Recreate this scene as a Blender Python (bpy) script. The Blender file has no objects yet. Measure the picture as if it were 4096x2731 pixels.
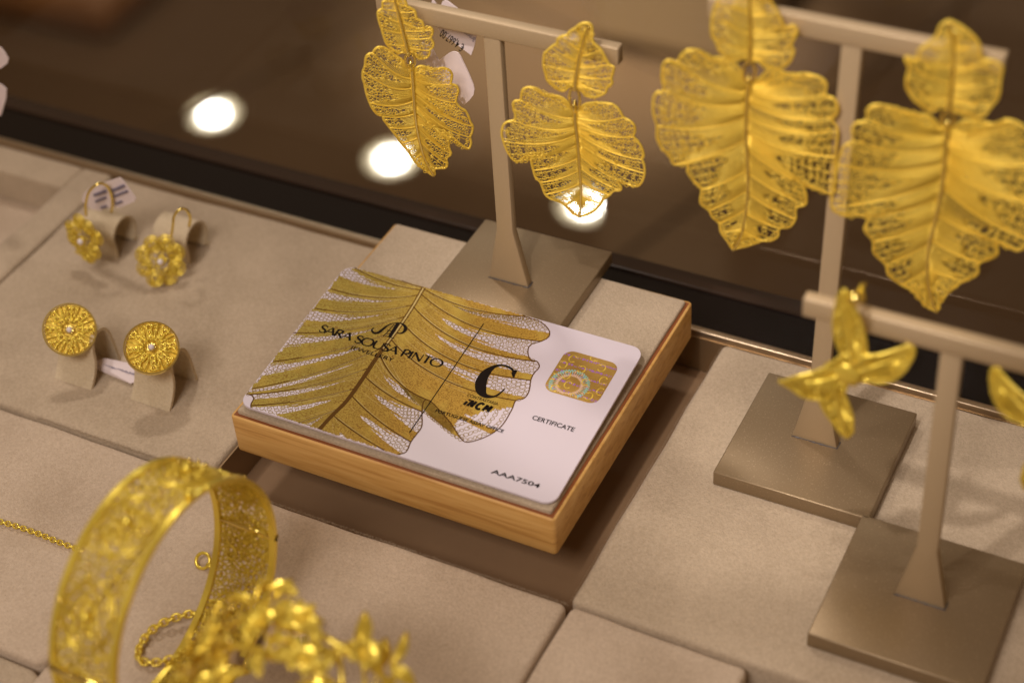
import bpy, bmesh, math, random
import numpy as np
from mathutils import Matrix, Vector

# ------------------------------------------------------------------ camera, world, lights, exposure
scene = bpy.context.scene
COL = scene.collection
MM = 0.001                                   # everything below is measured in millimetres
CAM = np.array([214.919, -241.980, 292.842])
ROT = np.array([[0.8936914757, 0.4448676516, -0.0583808081],
                [0.2557905459, -0.6120570118, -0.7483030210],
                [-0.3686281905, 0.6538187721, -0.6607830736]])
FPX = 7000.0                                 # focal length in pixels of a 4096 px wide frame
PH = 4096 / 2352

camd = bpy.data.cameras.new('camera')
cam = bpy.data.objects.new('camera', camd)
COL.objects.link(cam)
cam.matrix_world = Matrix.Translation(Vector(CAM * MM)) @ Matrix(
    [[ROT[0][i], -ROT[1][i], -ROT[2][i]] for i in range(3)]).to_4x4()
camd.sensor_width = 36.0
camd.lens = FPX / 4096 * 36
camd.clip_start = 0.02
camd.clip_end = 60
camd.dof.use_dof = True
camd.dof.focus_distance = 0.432
camd.dof.aperture_fstop = 8.6
scene.camera = cam

scene.view_settings.view_transform = 'Standard'
scene.view_settings.look = 'None'
scene.view_settings.exposure = 0.0
scene.view_settings.gamma = 1.0

w = bpy.data.worlds.new('World')
scene.world = w
w.use_nodes = True
w.node_tree.nodes['Background'].inputs[0].default_value = (1.0, 0.62, 0.34, 1)
w.node_tree.nodes['Background'].inputs[1].default_value = 0.2


def area_light(name, loc, target, power, sx, sy, color, spread=180):
    l = bpy.data.lights.new(name, 'AREA')
    l.shape = 'RECTANGLE'
    l.size, l.size_y = sx * MM, sy * MM
    l.energy = power
    l.color = color
    l.spread = math.radians(spread)
    o = bpy.data.objects.new(name, l)
    COL.objects.link(o)
    o.location = Vector(loc) * MM
    d = Vector(target) - Vector(loc)
    o.rotation_euler = d.to_track_quat('-Z', 'Y').to_euler()
    return o


KEY = (1.0, 0.88, 0.80)
area_light('display_lamp', (-150, 205, 450), (20, 15, 0), 0.50, 46, 34, KEY, 150)
area_light('front_fill_light', (50, -520, 640), (20, -110, 0), 2.15, 320, 220, KEY, 150)  # added soft fill from the front; no window stands there


def spot(name, loc, target, power, cone, blend, r, color):
    l = bpy.data.lights.new(name, 'SPOT')
    l.energy = power; l.color = color
    l.spot_size = math.radians(cone); l.spot_blend = blend
    l.shadow_soft_size = r * MM
    o = bpy.data.objects.new(name, l); COL.objects.link(o)
    o.location = Vector(loc) * MM
    o.rotation_euler = (Vector(target) - Vector(loc)).to_track_quat('-Z', 'Y').to_euler()
    return o


spot('display_spot', (80, -150, 400), (100, 70, 74), 3.0, 29, .35, 6, KEY)
spot('display_spot', (100, -50, 480), (174, 28, 10), .95, 19, .6, 5, KEY)
spot('display_spot', (-120, -30, 480), (-62, 15, -15), 0.75, 19, .8, 9, KEY)
spot('floor_fill_spot', (-600, 800, 1850), (-700, 1500, -930), 105, 50, .7, 60, (1, .76, .52))  # added unseen spot, lifts the dark shop floor and the pale box
spot('floor_fill_spot', (-560, 1150, 1850), (-640, 1560, -930), 850, 15, 1.0, 60, (1, .84, .62))  # added unseen spot, makes the bright tan pool at top centre

# ------------------------------------------------------------------ helpers
R_ = random.Random(7)


def at(x, y, z=None, yy=None, xx=None, s=PH):
    """point (mm) of the photograph's pixel (2352 px wide) on a plane of the room"""
    d = ROT.T @ np.array([(x * s - 2048) / FPX, (y * s - 1365.5) / FPX, 1.0])
    if z is not None: k = (z - CAM[2]) / d[2]
    elif yy is not None: k = (yy - CAM[1]) / d[1]
    else: k = (xx - CAM[0]) / d[0]
    return CAM + k * d


def on_plane(x, y, P0, n, s=PH):
    d = ROT.T @ np.array([(x * s - 2048) / FPX, (y * s - 1365.5) / FPX, 1.0])
    k = n @ (P0 - CAM) / (n @ d)
    return CAM + k * d


class MB:
    def __init__(self):
        self.v = []; self.f = []; self.n = 0

    def add(self, verts, faces):
        verts = np.asarray(verts, float).reshape(-1, 3)
        self.v.append(verts)
        self.f.extend([tuple(int(i) + self.n for i in f) for f in faces])
        self.n += len(verts)

    def box(self, a, b):
        (x0, y0, z0), (x1, y1, z1) = a, b
        self.add([(x0, y0, z0), (x1, y0, z0), (x1, y1, z0), (x0, y1, z0), (x0, y0, z1), (x1, y0, z1), (x1, y1, z1), (x0, y1, z1)],
                 [(0, 3, 2, 1), (4, 5, 6, 7), (0, 1, 5, 4), (1, 2, 6, 5), (2, 3, 7, 6), (3, 0, 4, 7)])

    def tube(self, P, r, sides=4, closed=False, ref=(0, 0, 1.0)):
        P = np.asarray(P, float)
        N = len(P)
        if N < 2: return
        if closed: T = np.roll(P, -1, 0) - np.roll(P, 1, 0)
        else:
            T = np.gradient(P, axis=0)
        T /= np.linalg.norm(T, axis=1, keepdims=True) + 1e-9
        ref = np.broadcast_to(np.asarray(ref, float), P.shape)
        A = np.cross(ref, T)
        la = np.linalg.norm(A, axis=1, keepdims=True)
        A = np.where(la < 1e-3, np.cross(np.broadcast_to([0.37, 0.91, 0.2], P.shape), T), A)
        A /= np.linalg.norm(A, axis=1, keepdims=True) + 1e-9
        B = np.cross(T, A)
        r = np.broadcast_to(np.asarray(r, float), (N,))[:, None]
        V = []
        for k in range(sides):
            a = 2 * math.pi * (k + .5) / sides
            V.append(P + r * (math.cos(a) * A + math.sin(a) * B))
        V = np.stack(V, 1).reshape(-1, 3)
        F = []
        M = N if closed else N - 1
        for i in range(M):
            j = (i + 1) % N
            for k in range(sides):
                l = (k + 1) % sides
                F.append((i * sides + k, i * sides + l, j * sides + l, j * sides + k))
        if not closed:
            F.append(tuple(reversed(range(sides))))
            F.append(tuple((N - 1) * sides + k for k in range(sides)))
        self.add(V, F)

    def ring(self, c, r, wire, u, v, seg=8, sides=3, ry=None, n=None):
        c, u, v = map(lambda q: np.asarray(q, float), (c, u, v))
        a = np.arange(seg) * 2 * math.pi / seg + R_.random()
        ry = r if ry is None else ry
        P = c + r * np.cos(a)[:, None] * u + ry * np.sin(a)[:, None] * v
        self.tube(P, wire, sides, True, n if n is not None else np.cross(u, v))

    def prism(self, poly, h, M=None):
        """poly: list of 2-D points, extruded by h; M maps (x, y, z) arrays to the room"""
        poly = np.asarray(poly, float)
        n = len(poly)
        V = np.r_[np.c_[poly, np.zeros(n)], np.c_[poly, np.full(n, h)]]
        if M is not None: V = M(V)
        F = [tuple(reversed(range(n))), tuple(range(n, 2 * n))] + [(i, (i + 1) % n, n + (i + 1) % n, n + i) for i in range(n)]
        self.add(V, F)

    def sphere(self, c, r, seg=8, rings=5, sc=(1, 1, 1)):
        V = [(0, 0, 1)]
        for i in range(1, rings):
            t = math.pi * i / rings
            for k in range(seg):
                p = 2 * math.pi * k / seg
                V.append((math.sin(t) * math.cos(p), math.sin(t) * math.sin(p), math.cos(t)))
        V.append((0, 0, -1))
        F = [(0, 1 + k, 1 + (k + 1) % seg) for k in range(seg)]
        for i in range(rings - 2):
            for k in range(seg):
                a, b = 1 + i * seg + k, 1 + i * seg + (k + 1) % seg
                F.append((a, a + seg, b + seg, b))
        L = len(V) - 1
        F += [(L, 1 + (rings - 2) * seg + (k + 1) % seg, 1 + (rings - 2) * seg + k) for k in range(seg)]
        self.add(np.array(V) * r * np.array(sc) + np.asarray(c), F)

    def build(self, name, mat, parent=None, smooth=False, bevel=0, segs=3, kind=None):
        me = bpy.data.meshes.new(name)
        V = np.concatenate(self.v) if self.v else np.zeros((0, 3))
        off = np.zeros(3)
        if parent is not None: off = np.array(parent.matrix_world.translation) / MM if parent.parent is None and parent.type == 'EMPTY' else np.array(parent.get('_o', (0, 0, 0)))
        me.from_pydata(((V - off) * MM).tolist(), [], self.f)
        me.update()
        if bevel:
            bm = bmesh.new(); bm.from_mesh(me)
            es = [e for e in bm.edges if len(e.link_faces) == 2 and e.calc_face_angle(0) > math.radians(40)]
            bmesh.ops.bevel(bm, geom=es, offset=bevel * MM, segments=segs, profile=0.5, affect='EDGES')
            bm.to_mesh(me); bm.free()
        if smooth:
            me.polygons.foreach_set('use_smooth', [True] * len(me.polygons))
            if bevel or smooth == 'angle':
                me.set_sharp_from_angle(angle=math.radians(50))
        me.materials.append(mat)
        o = bpy.data.objects.new(name, me)
        COL.objects.link(o)
        if parent is not None:
            o.parent = parent
        o['_o'] = tuple(off)
        if kind: o['kind'] = kind
        return o


def thing(name, label, cat, loc=(0, 0, 0), group=None):
    o = bpy.data.objects.new(name, None)
    COL.objects.link(o)
    o.empty_display_size = 0.01
    o.location = Vector([float(q) for q in loc]) * MM
    o.matrix_world = Matrix.Translation(o.location)
    o['label'] = label; o['category'] = cat
    if group: o['group'] = group
    return o


def tag(o, label, cat, group=None):
    o['label'] = label; o['category'] = cat
    if group: o['group'] = group
    return o


def smooth_line(P, n=8, closed=False):
    """Catmull-Rom through the points"""
    P = np.asarray(P, float)
    out = []
    N = len(P)
    rng = range(N if closed else N - 1)
    for i in rng:
        if closed: p0, p1, p2, p3 = P[i - 1], P[i], P[(i + 1) % N], P[(i + 2) % N]
        else: p0, p1, p2, p3 = P[max(i - 1, 0)], P[i], P[i + 1], P[min(i + 2, N - 1)]
        for k in range(n):
            t = k / n
            out.append(0.5 * ((2 * p1) + (-p0 + p2) * t + (2 * p0 - 5 * p1 + 4 * p2 - p3) * t * t + (-p0 + 3 * p1 - 3 * p2 + p3) * t ** 3))
    if not closed: out.append(P[-1])
    return np.array(out)


def resample(P, n):
    P = np.asarray(P, float)
    d = np.r_[0, np.cumsum(np.linalg.norm(np.diff(P, axis=0), axis=1))]
    if d[-1] < 1e-9: return np.repeat(P[:1], n, 0)
    t = np.linspace(0, d[-1], n)
    return np.stack([np.interp(t, d, P[:, k]) for k in range(P.shape[1])], 1)


# ------------------------------------------------------------------ materials
def mat(name, base, rough=0.5, metal=0.0, spec=0.5, noise=None, bump=None, sheen=0, coat=0, ramp=None):
    """noise=(scale, base2, lo, hi)   bump=(scale, strength, distance_mm)"""
    m = bpy.data.materials.new(name)
    m.use_nodes = True
    nt = m.node_tree
    b = nt.nodes['Principled BSDF']
    b.inputs['Base Color'].default_value = (*base, 1)
    b.inputs['Roughness'].default_value = rough
    b.inputs['Metallic'].default_value = metal
    b.inputs['Specular IOR Level'].default_value = spec
    if coat:
        b.inputs['Coat Weight'].default_value = coat
        b.inputs['Coat Roughness'].default_value = 0.08
    if sheen:
        b.inputs['Sheen Weight'].default_value = sheen
        b.inputs['Sheen Roughness'].default_value = 0.45
        b.inputs['Sheen Tint'].default_value = (1, .9, .8, 1)
    geo = nt.nodes.new('ShaderNodeNewGeometry')
    if noise:
        sc, b2, lo, hi = noise
        n = nt.nodes.new('ShaderNodeTexNoise')
        n.inputs['Scale'].default_value = sc
        n.inputs['Detail'].default_value = 5
        n.inputs['Roughness'].default_value = 0.65
        nt.links.new(geo.outputs['Position'], n.inputs['Vector'])
        r = nt.nodes.new('ShaderNodeMapRange')
        r.inputs['From Min'].default_value = lo
        r.inputs['From Max'].default_value = hi
        nt.links.new(n.outputs['Fac'], r.inputs['Value'])
        mx = nt.nodes.new('ShaderNodeMix')
        mx.data_type = 'RGBA'
        mx.inputs[6].default_value = (*base, 1)
        mx.inputs[7].default_value = (*b2, 1)
        nt.links.new(r.outputs[0], mx.inputs[0])
        nt.links.new(mx.outputs[2], b.inputs['Base Color'])
        m['mix'] = mx.name
    if bump:
        sc, st, dist = bump
        n2 = nt.nodes.new('ShaderNodeTexNoise')
        n2.inputs['Scale'].default_value = sc
        n2.inputs['Detail'].default_value = 3
        nt.links.new(geo.outputs['Position'], n2.inputs['Vector'])
        bp = nt.nodes.new('ShaderNodeBump')
        bp.inputs['Strength'].default_value = st
        bp.inputs['Distance'].default_value = dist * MM
        nt.links.new(n2.outputs['Fac'], bp.inputs['Height'])
        nt.links.new(bp.outputs[0], b.inputs['Normal'])
    return m


def fabric(name, a, b2):
    """short-napped suede: broad soft patches, fine speckle of fibres, sheen"""
    m = mat(name, a, 0.95, spec=0.15, bump=(2300, 0.9, 0.35), sheen=0.25)
    nt = m.node_tree
    b = nt.nodes['Principled BSDF']
    geo = nt.nodes.new('ShaderNodeNewGeometry')
    n1 = nt.nodes.new('ShaderNodeTexNoise'); n1.inputs['Scale'].default_value = 45; n1.inputs['Detail'].default_value = 6
    n2 = nt.nodes.new('ShaderNodeTexNoise'); n2.inputs['Scale'].default_value = 1500; n2.inputs['Detail'].default_value = 2
    for n in (n1, n2): nt.links.new(geo.outputs['Position'], n.inputs['Vector'])
    ad = nt.nodes.new('ShaderNodeMath'); ad.operation = 'MULTIPLY_ADD'
    ad.inputs[1].default_value = 0.9; 
    nt.links.new(n2.outputs['Fac'], ad.inputs[0]); nt.links.new(n1.outputs['Fac'], ad.inputs[2])
    r = nt.nodes.new('ShaderNodeMapRange'); r.inputs['From Min'].default_value = 0.62; r.inputs['From Max'].default_value = 1.28
    nt.links.new(ad.outputs[0], r.inputs['Value'])
    mx = nt.nodes.new('ShaderNodeMix'); mx.data_type = 'RGBA'
    mx.inputs[6].default_value = (*a, 1); mx.inputs[7].default_value = (*b2, 1)
    nt.links.new(r.outputs[0], mx.inputs[0]); nt.links.new(mx.outputs[2], b.inputs['Base Color'])
    return m


FAB = fabric('beige_suede', (0.41, 0.325, 0.228), (0.60, 0.49, 0.36))
FAB2 = fabric('rose_beige_suede', (0.49, 0.385, 0.28), (0.69, 0.565, 0.435))
HOLD = fabric('cream_leatherette', (0.55, 0.45, 0.30), (0.72, 0.61, 0.44))
FLOORM = mat('case_floor_card', (0.27, 0.165, 0.085), 0.8, noise=(60, (0.24, 0.145, 0.075), .3, .7))  # the card itself is paler; shade of the gap is put into this brown
GOLD = mat('filigree_gold', (0.90, 0.64, 0.075), 0.45, 0.38, bump=(1600, 0.6, 0.12), noise=(90, (0.95, 0.71, 0.11), .35, .65))
GOLDP = mat('polished_gold', (0.95, 0.78, 0.24), 0.13, 0.95, bump=(300, 0.15, 0.1))
GOLDY = mat('bright_yellow_gold', (0.94, 0.74, 0.10), 0.27, 0.65, bump=(900, 0.4, 0.15), noise=(160, (0.95, 0.76, 0.13), .35, .65))
CHAMP = mat('champagne_metal', (0.50, 0.385, 0.24), 0.45, 0.3, bump=(4200, 0.55, 0.06), noise=(3200, (0.60, 0.48, 0.32), .55, .75))
CHAMPB = mat('champagne_base_metal', (0.28, 0.205, 0.12), 0.38, 0.5, bump=(3600, 0.5, 0.05), noise=(2600, (0.55, 0.43, 0.28), .58, .75))
RAILM = mat('brushed_rail_metal', (0.55, 0.44, 0.31), 0.30, 0.9, bump=(2500, 0.4, 0.05))
BRONZE = mat('bronze_side_panel', (0.30, 0.20, 0.105), 0.4, 0.6, bump=(900, 0.2, 0.05))
BLACK = mat('black_lacquer', (0.006, 0.0035, 0.003), 0.25, 0.0, spec=0.3)
LIPM = mat('smoked_lip', (0.035, 0.02, 0.013), 0.2, 0.0)
WHITE = mat('white_card_plastic', (0.67, 0.61, 0.70), 0.36, spec=0.45)
PAPER = mat('white_tag_paper', (0.80, 0.70, 0.72), 0.75)
INK = mat('black_ink', (0.014, 0.010, 0.008), 0.8, spec=0.08)
INKB = mat('grey_blue_ink', (0.20, 0.18, 0.26), 0.6)
STONE = mat('white_stone', (0.85, 0.80, 0.86), 0.08, spec=0.9, coat=1)


def print_gold():
    m = mat('printed_gold', (0.42, 0.25, 0.035), 0.6, spec=0.12)
    nt = m.node_tree; b = nt.nodes['Principled BSDF']
    geo = nt.nodes.new('ShaderNodeNewGeometry')
    sep = nt.nodes.new('ShaderNodeSeparateXYZ'); nt.links.new(geo.outputs['Position'], sep.inputs[0])
    rx = nt.nodes.new('ShaderNodeMapRange'); rx.inputs['From Min'].default_value = 0.012; rx.inputs['From Max'].default_value = 0.040
    nt.links.new(sep.outputs['X'], rx.inputs['Value'])
    m1 = nt.nodes.new('ShaderNodeMix'); m1.data_type = 'RGBA'
    m1.inputs[6].default_value = (0.45, 0.36, 0.075, 1); m1.inputs[7].default_value = (0.50, 0.31, 0.055, 1)
    nt.links.new(rx.outputs[0], m1.inputs[0])
    n = nt.nodes.new('ShaderNodeTexNoise'); n.inputs['Scale'].default_value = 2600; n.inputs['Detail'].default_value = 3
    n3 = nt.nodes.new('ShaderNodeTexNoise'); n3.inputs['Scale'].default_value = 150; n3.inputs['Detail'].default_value = 4
    for q in (n, n3): nt.links.new(geo.outputs['Position'], q.inputs['Vector'])
    r = nt.nodes.new('ShaderNodeMapRange'); r.inputs['From Min'].default_value = .44; r.inputs['From Max'].default_value = .68
    nt.links.new(n.outputs['Fac'], r.inputs['Value'])
    m2 = nt.nodes.new('ShaderNodeMix'); m2.data_type = 'RGBA'; m2.inputs[7].default_value = (0.24, 0.12, 0.018, 1)
    nt.links.new(r.outputs[0], m2.inputs[0]); nt.links.new(m1.outputs[2], m2.inputs[6])
    r3 = nt.nodes.new('ShaderNodeMapRange'); r3.inputs['From Min'].default_value = .5; r3.inputs['From Max'].default_value = .72
    nt.links.new(n3.outputs['Fac'], r3.inputs['Value'])
    m3 = nt.nodes.new('ShaderNodeMix'); m3.data_type = 'RGBA'; m3.inputs[7].default_value = (0.52, 0.37, 0.07, 1)
    nt.links.new(r3.outputs[0], m3.inputs[0]); nt.links.new(m2.outputs[2], m3.inputs[6])
    nt.links.new(m3.outputs[2], b.inputs['Base Color'])
    return m


PRINT = print_gold()
PRINTD = mat('printed_dark_gold', (0.12, 0.058, 0.014), 0.8, spec=0.06)
PRINTL = mat('printed_light_gold', (0.62, 0.50, 0.22), 0.8, spec=0.06)
PRINTO = mat('printed_olive_gold', (0.30, 0.20, 0.045), 0.8, spec=0.06)


def wood():
    m = mat('beech_wood', (0.6, 0.33, 0.09), 0.45, spec=0.4)
    nt = m.node_tree; b = nt.nodes['Principled BSDF']
    geo = nt.nodes.new('ShaderNodeNewGeometry')
    mp = nt.nodes.new('ShaderNodeMapping'); mp.inputs['Scale'].default_value = (40, 260, 700)
    nt.links.new(geo.outputs['Position'], mp.inputs[0])
    n = nt.nodes.new('ShaderNodeTexNoise'); n.inputs['Scale'].default_value = 1; n.inputs['Detail'].default_value = 6; n.inputs['Distortion'].default_value = 0.6
    nt.links.new(mp.outputs[0], n.inputs['Vector'])
    cr = nt.nodes.new('ShaderNodeValToRGB')
    cr.color_ramp.elements[0].position = .3; cr.color_ramp.elements[0].color = (0.52, 0.27, 0.075, 1)
    cr.color_ramp.elements[1].position = .62; cr.color_ramp.elements[1].color = (0.72, 0.44, 0.15, 1)
    e = cr.color_ramp.elements.new(.45); e.color = (0.65, 0.37, 0.11, 1)
    nt.links.new(n.outputs['Fac'], cr.inputs[0]); nt.links.new(cr.outputs[0], b.inputs['Base Color'])
    bp = nt.nodes.new('ShaderNodeBump'); bp.inputs['Strength'].default_value = .4; bp.inputs['Distance'].default_value = .0001
    nt.links.new(n.outputs['Fac'], bp.inputs['Height']); nt.links.new(bp.outputs[0], b.inputs['Normal'])
    return m


WOOD = wood()
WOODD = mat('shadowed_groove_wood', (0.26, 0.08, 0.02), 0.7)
GLUE = mat('dried_glue', (0.10, 0.09, 0.09), 0.3)


def foil():
    m = mat('hologram_foil', (0.46, 0.28, 0.07), 0.35, 0.5, noise=(120, (0.58, 0.38, 0.10), .35, .7))
    return m


FOIL = foil()
FOILY = mat('foil_yellow_line', (0.95, 0.72, 0.10), 0.35, 0.3)
FOILP = mat('foil_violet_line', (0.42, 0.18, 0.62), 0.35, 0.2)
FOILC = mat('foil_cyan_line', (0.30, 0.70, 0.66), 0.35, 0.2)
FOILR = mat('foil_pale_line', (0.80, 0.58, 0.42), 0.35, 0.2)


def emis(name, col, st):
    m = bpy.data.materials.new(name); m.use_nodes = True
    nt = m.node_tree
    for n in list(nt.nodes): nt.nodes.remove(n)
    e = nt.nodes.new('ShaderNodeEmission'); e.inputs[0].default_value = (*col, 1); e.inputs[1].default_value = st
    o = nt.nodes.new('ShaderNodeOutputMaterial'); nt.links.new(e.outputs[0], o.inputs[0])
    return m


def tile_mat():
    m = mat('polished_brown_tile', (0.085, 0.055, 0.034), 0.012, spec=0.5, noise=(1.3, (0.13, 0.09, 0.058), .3, .75))
    return m


TILE = tile_mat()
GROUT = mat('dark_grout', (0.03, 0.018, 0.012), 0.7)

# ------------------------------------------------------------------ the shop beyond: floor tiles, ceiling lamps
ZF = -930.0
g = MB(); g.add([(-9000, 700, ZF - 4), (5000, 700, ZF - 4), (5000, 9000, ZF - 4), (-9000, 9000, ZF - 4)], [(0, 1, 2, 3)])
fl = g.build('shop_floor', GROUT); fl['kind'] = 'structure'
ang = math.radians(-17)
ca, sa = math.cos(ang), math.sin(ang)
tb = MB(); S = 598 / 2
tb.box((-S, -S, -6), (S, S, 0))
tile0 = tb.build('floor_tile', TILE, None, bevel=2, segs=1)
first = True
for i in range(-4, 6):
    for j in range(0, 6):
        cx = -700 + ca * i * 604 - sa * j * 604
        cy = 1250 + sa * i * 604 + ca * j * 604
        if cy < 820 or cx < -2600 or cx > 900 or cy > 3300: continue
        t = tile0 if first else tile0.copy()
        if not first: COL.objects.link(t)
        first = False
        t.parent = fl
        t.location = Vector((cx, cy, ZF)) * MM
        t.rotation_euler = (0, 0, ang)

ceilm = mat('ceiling_paint', (0.45, 0.36, 0.26), 0.9)
cb = MB(); cb.box((-5600, 3300, 1906), (600, 6400, 1950))
ce = cb.build('ceiling', ceilm); ce['kind'] = 'structure'
EMS = [emis('lamp_reflector_rim', (1.0, 0.84, 0.52), 16), emis('lamp_reflector_mid', (1.0, 0.84, 0.56), 30), emis('lamp_reflector_inner', (1.0, 0.88, 0.66), 75), emis('lamp_bulb', (1, 0.95, 0.86), 420)]
lampn = {0: 'leftmost', 1: 'middle', 2: 'rightmost'}
for i, (lx, ly) in enumerate(((-3843, 4571), (-2983, 4570), (-2138, 4585))):
    t = thing('ceiling_downlight', 'round ceiling downlight, the %s of three glowing spots mirrored in the dark floor' % lampn[i],
              'ceiling lamp', (lx, ly, 1900), 'ceiling downlights mirrored in the shop floor')
    m = MB()
    m.tube([(lx + 106 * math.cos(a), ly + 106 * math.sin(a), 1900) for a in np.linspace(0, 2 * math.pi, 25)[:-1]], 7, 5, True)
    m.build('trim_ring', RAILM, t)
    n = 24; steps = (98, 80, 60, 40, 0)
    for q in range(4):
        m = MB(); r0_, r1_ = steps[q], steps[q + 1]; zz = 1902 + (0 if q == 3 else 0)
        A0 = [(lx + r0_ * math.cos(a), ly + r0_ * math.sin(a), zz) for a in np.linspace(0, 2 * math.pi, n + 1)[:-1]]
        if r1_:
            A1 = [(lx + r1_ * math.cos(a), ly + r1_ * math.sin(a), zz) for a in np.linspace(0, 2 * math.pi, n + 1)[:-1]]
            m.add(A0 + A1, [(k, (k + 1) % n, n + (k + 1) % n, n + k) for k in range(n)])
        else: m.add(A0, [tuple(reversed(range(n)))])
        m.build('bulb' if q == 3 else 'reflector_ring', EMS[q], t)

# made-up pale box for the bright tan patch, then a blurred plinth
BEIGEW = mat('bright_patch_tan', (0.40, 0.30, 0.19), 0.7)
AMBER = mat('amber_wood_veneer', (0.26, 0.125, 0.04), 0.5, noise=(6, (0.16, 0.07, 0.025), .3, .7))
m = MB(); m.box((-640, 1530, ZF), (-430, 1900, ZF + 520))
tag(m.build('bright_patch_box', BEIGEW, None, bevel=20, segs=2), 'pale beige cabinet made up for the blurred bright tan patch behind the middle stand', 'standin')
m = MB(); p = at(60, 20, z=ZF)
m.box((p[0] - 150, p[1] - 40, ZF), (p[0] + 170, p[1] + 260, ZF + 60))
tag(m.build('wooden_plinth', AMBER, None, bevel=20, segs=2), 'low amber brown wooden plinth blurred in the far top left corner', 'plinth')

# ------------------------------------------------------------------ case: floor, rail, black ledge, glass
m = MB(); m.box((-230, -230, -34), (290, 86.6, -30))
o = m.build('case_floor', FLOORM); o['kind'] = 'structure'
rail = thing('case_rail', 'thin champagne metal rail along the back edge of the beige trays', 'rail', (0, 88, -30))
m = MB(); m.box((-230, 86.9, -30), (290, 89.0, -16.3))
m.build('rail_strip', RAILM, rail, bevel=.35, segs=2, smooth=True)
m = MB(); m.box((-230, 86.35, -29.6), (290, 86.85, -18.2))
m.build('inner_panel', BRONZE, rail)
m = MB(); m.box((-230, 89.1, -40), (290, 104.4, -18))
o = m.build('black_ledge', BLACK); o['kind'] = 'structure'
m = MB(); m.box((-230, 104.5, -40), (290, 110.4, -17.2))
o = m.build('ledge_lip', LIPM, None, bevel=.5, segs=2); o['kind'] = 'structure'


def glass_mat():
    m = bpy.data.materials.new('clear_glass_pane'); m.use_nodes = True
    nt = m.node_tree
    for n in list(nt.nodes): nt.nodes.remove(n)
    tr = nt.nodes.new('ShaderNodeBsdfTransparent'); tr.inputs[0].default_value = (0.93, 0.93, 0.91, 1)
    gl = nt.nodes.new('ShaderNodeBsdfGlossy'); gl.inputs['Roughness'].default_value = 0.02
    fr = nt.nodes.new('ShaderNodeFresnel'); fr.inputs[0].default_value = 1.35
    mx = nt.nodes.new('ShaderNodeMixShader')
    o = nt.nodes.new('ShaderNodeOutputMaterial')
    nt.links.new(fr.outputs[0], mx.inputs[0]); nt.links.new(tr.outputs[0], mx.inputs[1]); nt.links.new(gl.outputs[0], mx.inputs[2])
    nt.links.new(mx.outputs[0], o.inputs[0])
    return m


GLASS = glass_mat()
m = MB(); m.add([(-230, 107.5, -17.1), (290, 107.5, -17.1), (290, 107.5, 330), (-230, 107.5, 330)], [(0, 1, 2, 3)])
tag(m.build('glass_pane', GLASS), 'clear upright glass pane at the back of the display case, behind the stands', 'glass')


# ------------------------------------------------------------------ trays
def rounded_rect(x0, y0, x1, y1, r, seg=6):
    P = []
    for cx, cy, a0 in ((x1 - r, y1 - r, 0), (x0 + r, y1 - r, 90), (x0 + r, y0 + r, 180), (x1 - r, y0 + r, 270)):
        for k in range(seg + 1):
            a = math.radians(a0 + 90 * k / seg)
            P.append((cx + r * math.cos(a), cy + r * math.sin(a)))
    return P


def pad(mb, x0, y0, x1, y1, z0, z1, r=1.6, edge=1.3, seed=0, wob=0.25):
    """padded slab: rounded plan, rolled-over top edge, faint unevenness"""
    rr = random.Random(seed)
    ph = [rr.random() * 6 for _ in range(4)]
    prof = [(0, z0), (0, z1 - edge), (edge * .12, z1 - edge * .55), (edge * .42, z1 - edge * .16), (edge, z1)]
    rings = []
    for ins, z in prof:
        base = rounded_rect(x0 + ins, y0 + ins, x1 - ins, y1 - ins, max(r - ins * .5, .3))
        # add points along the straight sides
        P = []
        ref_ = rounded_rect(x0, y0, x1, y1, max(r, .3))
        for i in range(len(base)):
            a, b = np.array(base[i]), np.array(base[(i + 1) % len(base)])
            L = np.linalg.norm(np.array(ref_[i]) - np.array(ref_[(i + 1) % len(base)])); n = max(1, int(L / 6))
            for k in range(n): P.append(a + (b - a) * k / n)
        P = np.array(P)
        d = wob * (np.sin(P[:, 0] * .11 + ph[0]) + np.sin(P[:, 1] * .13 + ph[1]) + .6 * np.sin(P[:, 0] * .31 + ph[2] + P[:, 1] * .27))
        c = np.array([(x0 + x1) / 2, (y0 + y1) / 2])
        q = P - c; q = q / (np.linalg.norm(q, axis=1, keepdims=True))
        P = P + q * d[:, None] * .5
        rings.append(np.c_[P, np.full(len(P), z) + (d * .25 if z > z1 - edge else 0)])
    n = len(rings[0])
    V = np.concatenate(rings)
    F = []
    for k in range(len(rings) - 1):
        for i in range(n):
            j = (i + 1) % n
            F.append((k * n + i, k * n + j, (k + 1) * n + j, (k + 1) * n + i))
    F.append(tuple((len(rings) - 1) * n + i for i in range(n)))
    F.append(tuple(reversed(range(n))))
    mb.add(V, F)


def tray(label, x0, y0, x1, y1, mtl, seed, r=1.6, rot=0):
    t = thing('jewellery_tray', label, 'tray', ((x0 + x1) / 2, (y0 + y1) / 2, -30), 'padded suede trays lining the case')
    m = MB(); pad(m, x0, y0, x1, y1, -29.9, -17, r, 1.5, seed)
    m.build('padded_top', mtl, t, smooth='angle')
    if rot: t.rotation_euler = (0, 0, math.radians(rot))
    return t


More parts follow.
